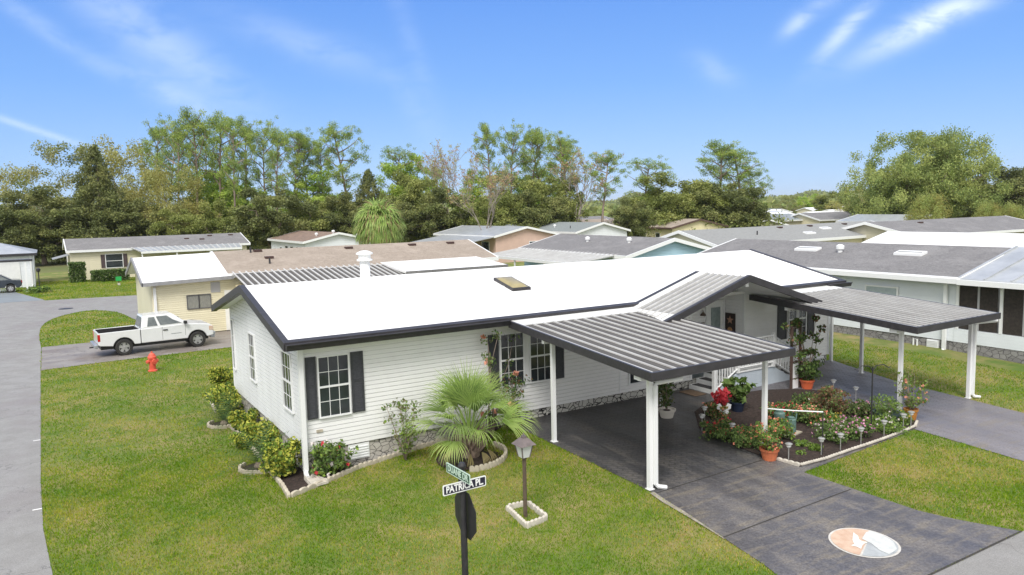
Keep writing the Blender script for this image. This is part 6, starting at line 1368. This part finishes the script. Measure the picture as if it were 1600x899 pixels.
def grass(N_, xr, yr, hmin, hmax, wd, seed, maxd, mind=0):
    rng = np.random.default_rng(seed); P = np.stack([rng.uniform(*xr, N_), rng.uniform(*yr, N_)], 1)
    d = np.hypot(P[:, 0]-CAM.x, P[:, 1]-CAM.y); f_ = (P[:, 0]-CAM.x)*math.sin(YAW)+(P[:, 1]-CAM.y)*math.cos(YAW); r_ = (P[:, 0]-CAM.x)*math.cos(YAW)-(P[:, 1]-CAM.y)*math.sin(YAW)
    ok = (d < maxd) & (d > mind) & (f_ > 6) & (np.abs(r_) < f_*.74+1)
    for pl in (ROADP, TRUCKD, DRV1P, DRV2P, BEDP, [(-.0,0),(18.1,0),(18.1,7.3),(0,7.3)], BORD, [(21.8,-9),(31,-9),(31,14),(21.8,14)]): ok &= ~inpoly(P, pl)
    ok &= rng.random(N_) < np.clip((maxd-d)/3.5, 0, 1); ok &= rng.random(N_) < (np.clip((d-mind)/3.5, 0, 1) if mind else 1)
    P = P[ok]; n = len(P)
    # patchiness from a few sines
    pn = np.sin(P[:,0]*1.1+2*np.sin(P[:,1]*.7))+np.sin(P[:,1]*1.3+1.7*np.sin(P[:,0]*.9+1))+.7*np.sin(P[:,0]*2.9+P[:,1]*2.3)+.8*np.sin(P[:,0]*5.3-P[:,1]*4.1+2*np.sin(P[:,1]*3.1))
    front = np.clip((3-P[:,1])/8, 0, 1)*np.clip((P[:,0]+4)/5, .15, 1); u = rng.random(n); 
    dry = u < (.04+.55*(.25+.75*front)*np.clip((pn+.6)/3, 0, 1)); mi = np.where(dry, 2, np.where(rng.random(n) < np.clip(.34+.2*pn, .05, .85), 1, 0))
    h = rng.uniform(hmin, hmax, n)*(1-.3*dry); a = rng.random(n)*6.283; w_ = wd*(.6+.8*rng.random(n)); z = vgz(P[:,0], P[:,1]); le = h*rng.uniform(.2, 1.1, n); b = rng.random(n)*6.283
    A = np.stack([P[:,0]-np.cos(a)*w_/2, P[:,1]-np.sin(a)*w_/2, z-.005], 1); B = np.stack([P[:,0]+np.cos(a)*w_/2, P[:,1]+np.sin(a)*w_/2, z-.005], 1); T_ = np.stack([P[:,0]+np.cos(b)*le, P[:,1]+np.sin(b)*le, z+h], 1)
    V = np.stack([A, B, T_], 1).reshape(-1, 3); return V, np.arange(3*n).reshape(n, 3), mi
BORD = [tuple(G(x, y).xy) for x, y in ((453,779),(505,757),(560,733),(620,713),(680,694),(742,680),(776,674))]+[(5.15,0),(0,0),(0,7.4)]+[tuple(G(x, y).xy) for x, y in ((330,632),(338,646),(359,668),(372,678),(394,703),(410,722),(421,738),(440,760))]
for (N_, xr, yr, h0, h1, wd, sd, mxd, mnd) in ((620000, (-5.2, 14), (-11, 8), .02, .055, .016, 1, 21, 0), (430000, (-5.4, 22), (-11, 24.5), .025, .06, .024, 2, 40, 15), (220000, (-8, 22), (10, 66), .03, .08, .05, 3, 85, 33)):
    V, F, mi = grass(N_, xr, yr, h0, h1, wd, sd, mxd, mnd)
    o = quadmesh('grass', V, F, GL, mi, kind='stuff'); o['label'] = 'short lawn grass with dry patches'

# splash block under the corner downspout
q = G(485, 752); mb = MB(); mb.hexa([(-.1,.28,0),(-.2,-.3,0),(.2,-.3,0),(.1,.28,0)][::-1], [(-.1,.28,.05),(-.2,-.3,.05),(.2,-.3,.05),(.1,.28,.05)][::-1])
for s_ in (-1, 1): mb.hexa([(s_*.08-.015,.28,.05),(s_*.08+.015,.28,.05),(s_*.18+.015,-.3,.05),(s_*.18-.015,-.3,.05)], [(s_*.08-.015,.28,.09),(s_*.08+.015,.28,.09),(s_*.18+.015,-.3,.09),(s_*.18-.015,-.3,.09)])
o = mb.build('splash_block', CONCW); o.location = (-.02, -.52, .03); o.rotation_euler = (0,0,R_(8)); tag(o, 'pale concrete splash block below the corner downspout', 'splash block')

# air: pale even haze round the whole place
mb = MB(); mb.box(-5100, 5100, -5100, 5100, -4, 46); o = mb.build('haze', [], kind='stuff'); o['label'] = 'thin pale haze'
M = bpy.data.materials.new('haze_air'); M.use_nodes = True; nt_ = M.node_tree; nt_.nodes.remove(nt_.nodes['Principled BSDF'])
pv = nt_.nodes.new('ShaderNodeVolumePrincipled'); pv.inputs['Color'].default_value = (.90, .94, 1, 1); pv.inputs['Density'].default_value = .00012; pv.inputs['Anisotropy'].default_value = .2
nt_.links.new(pv.outputs[0], nt_.nodes['Material Output'].inputs['Volume']); o.data.materials.append(M)
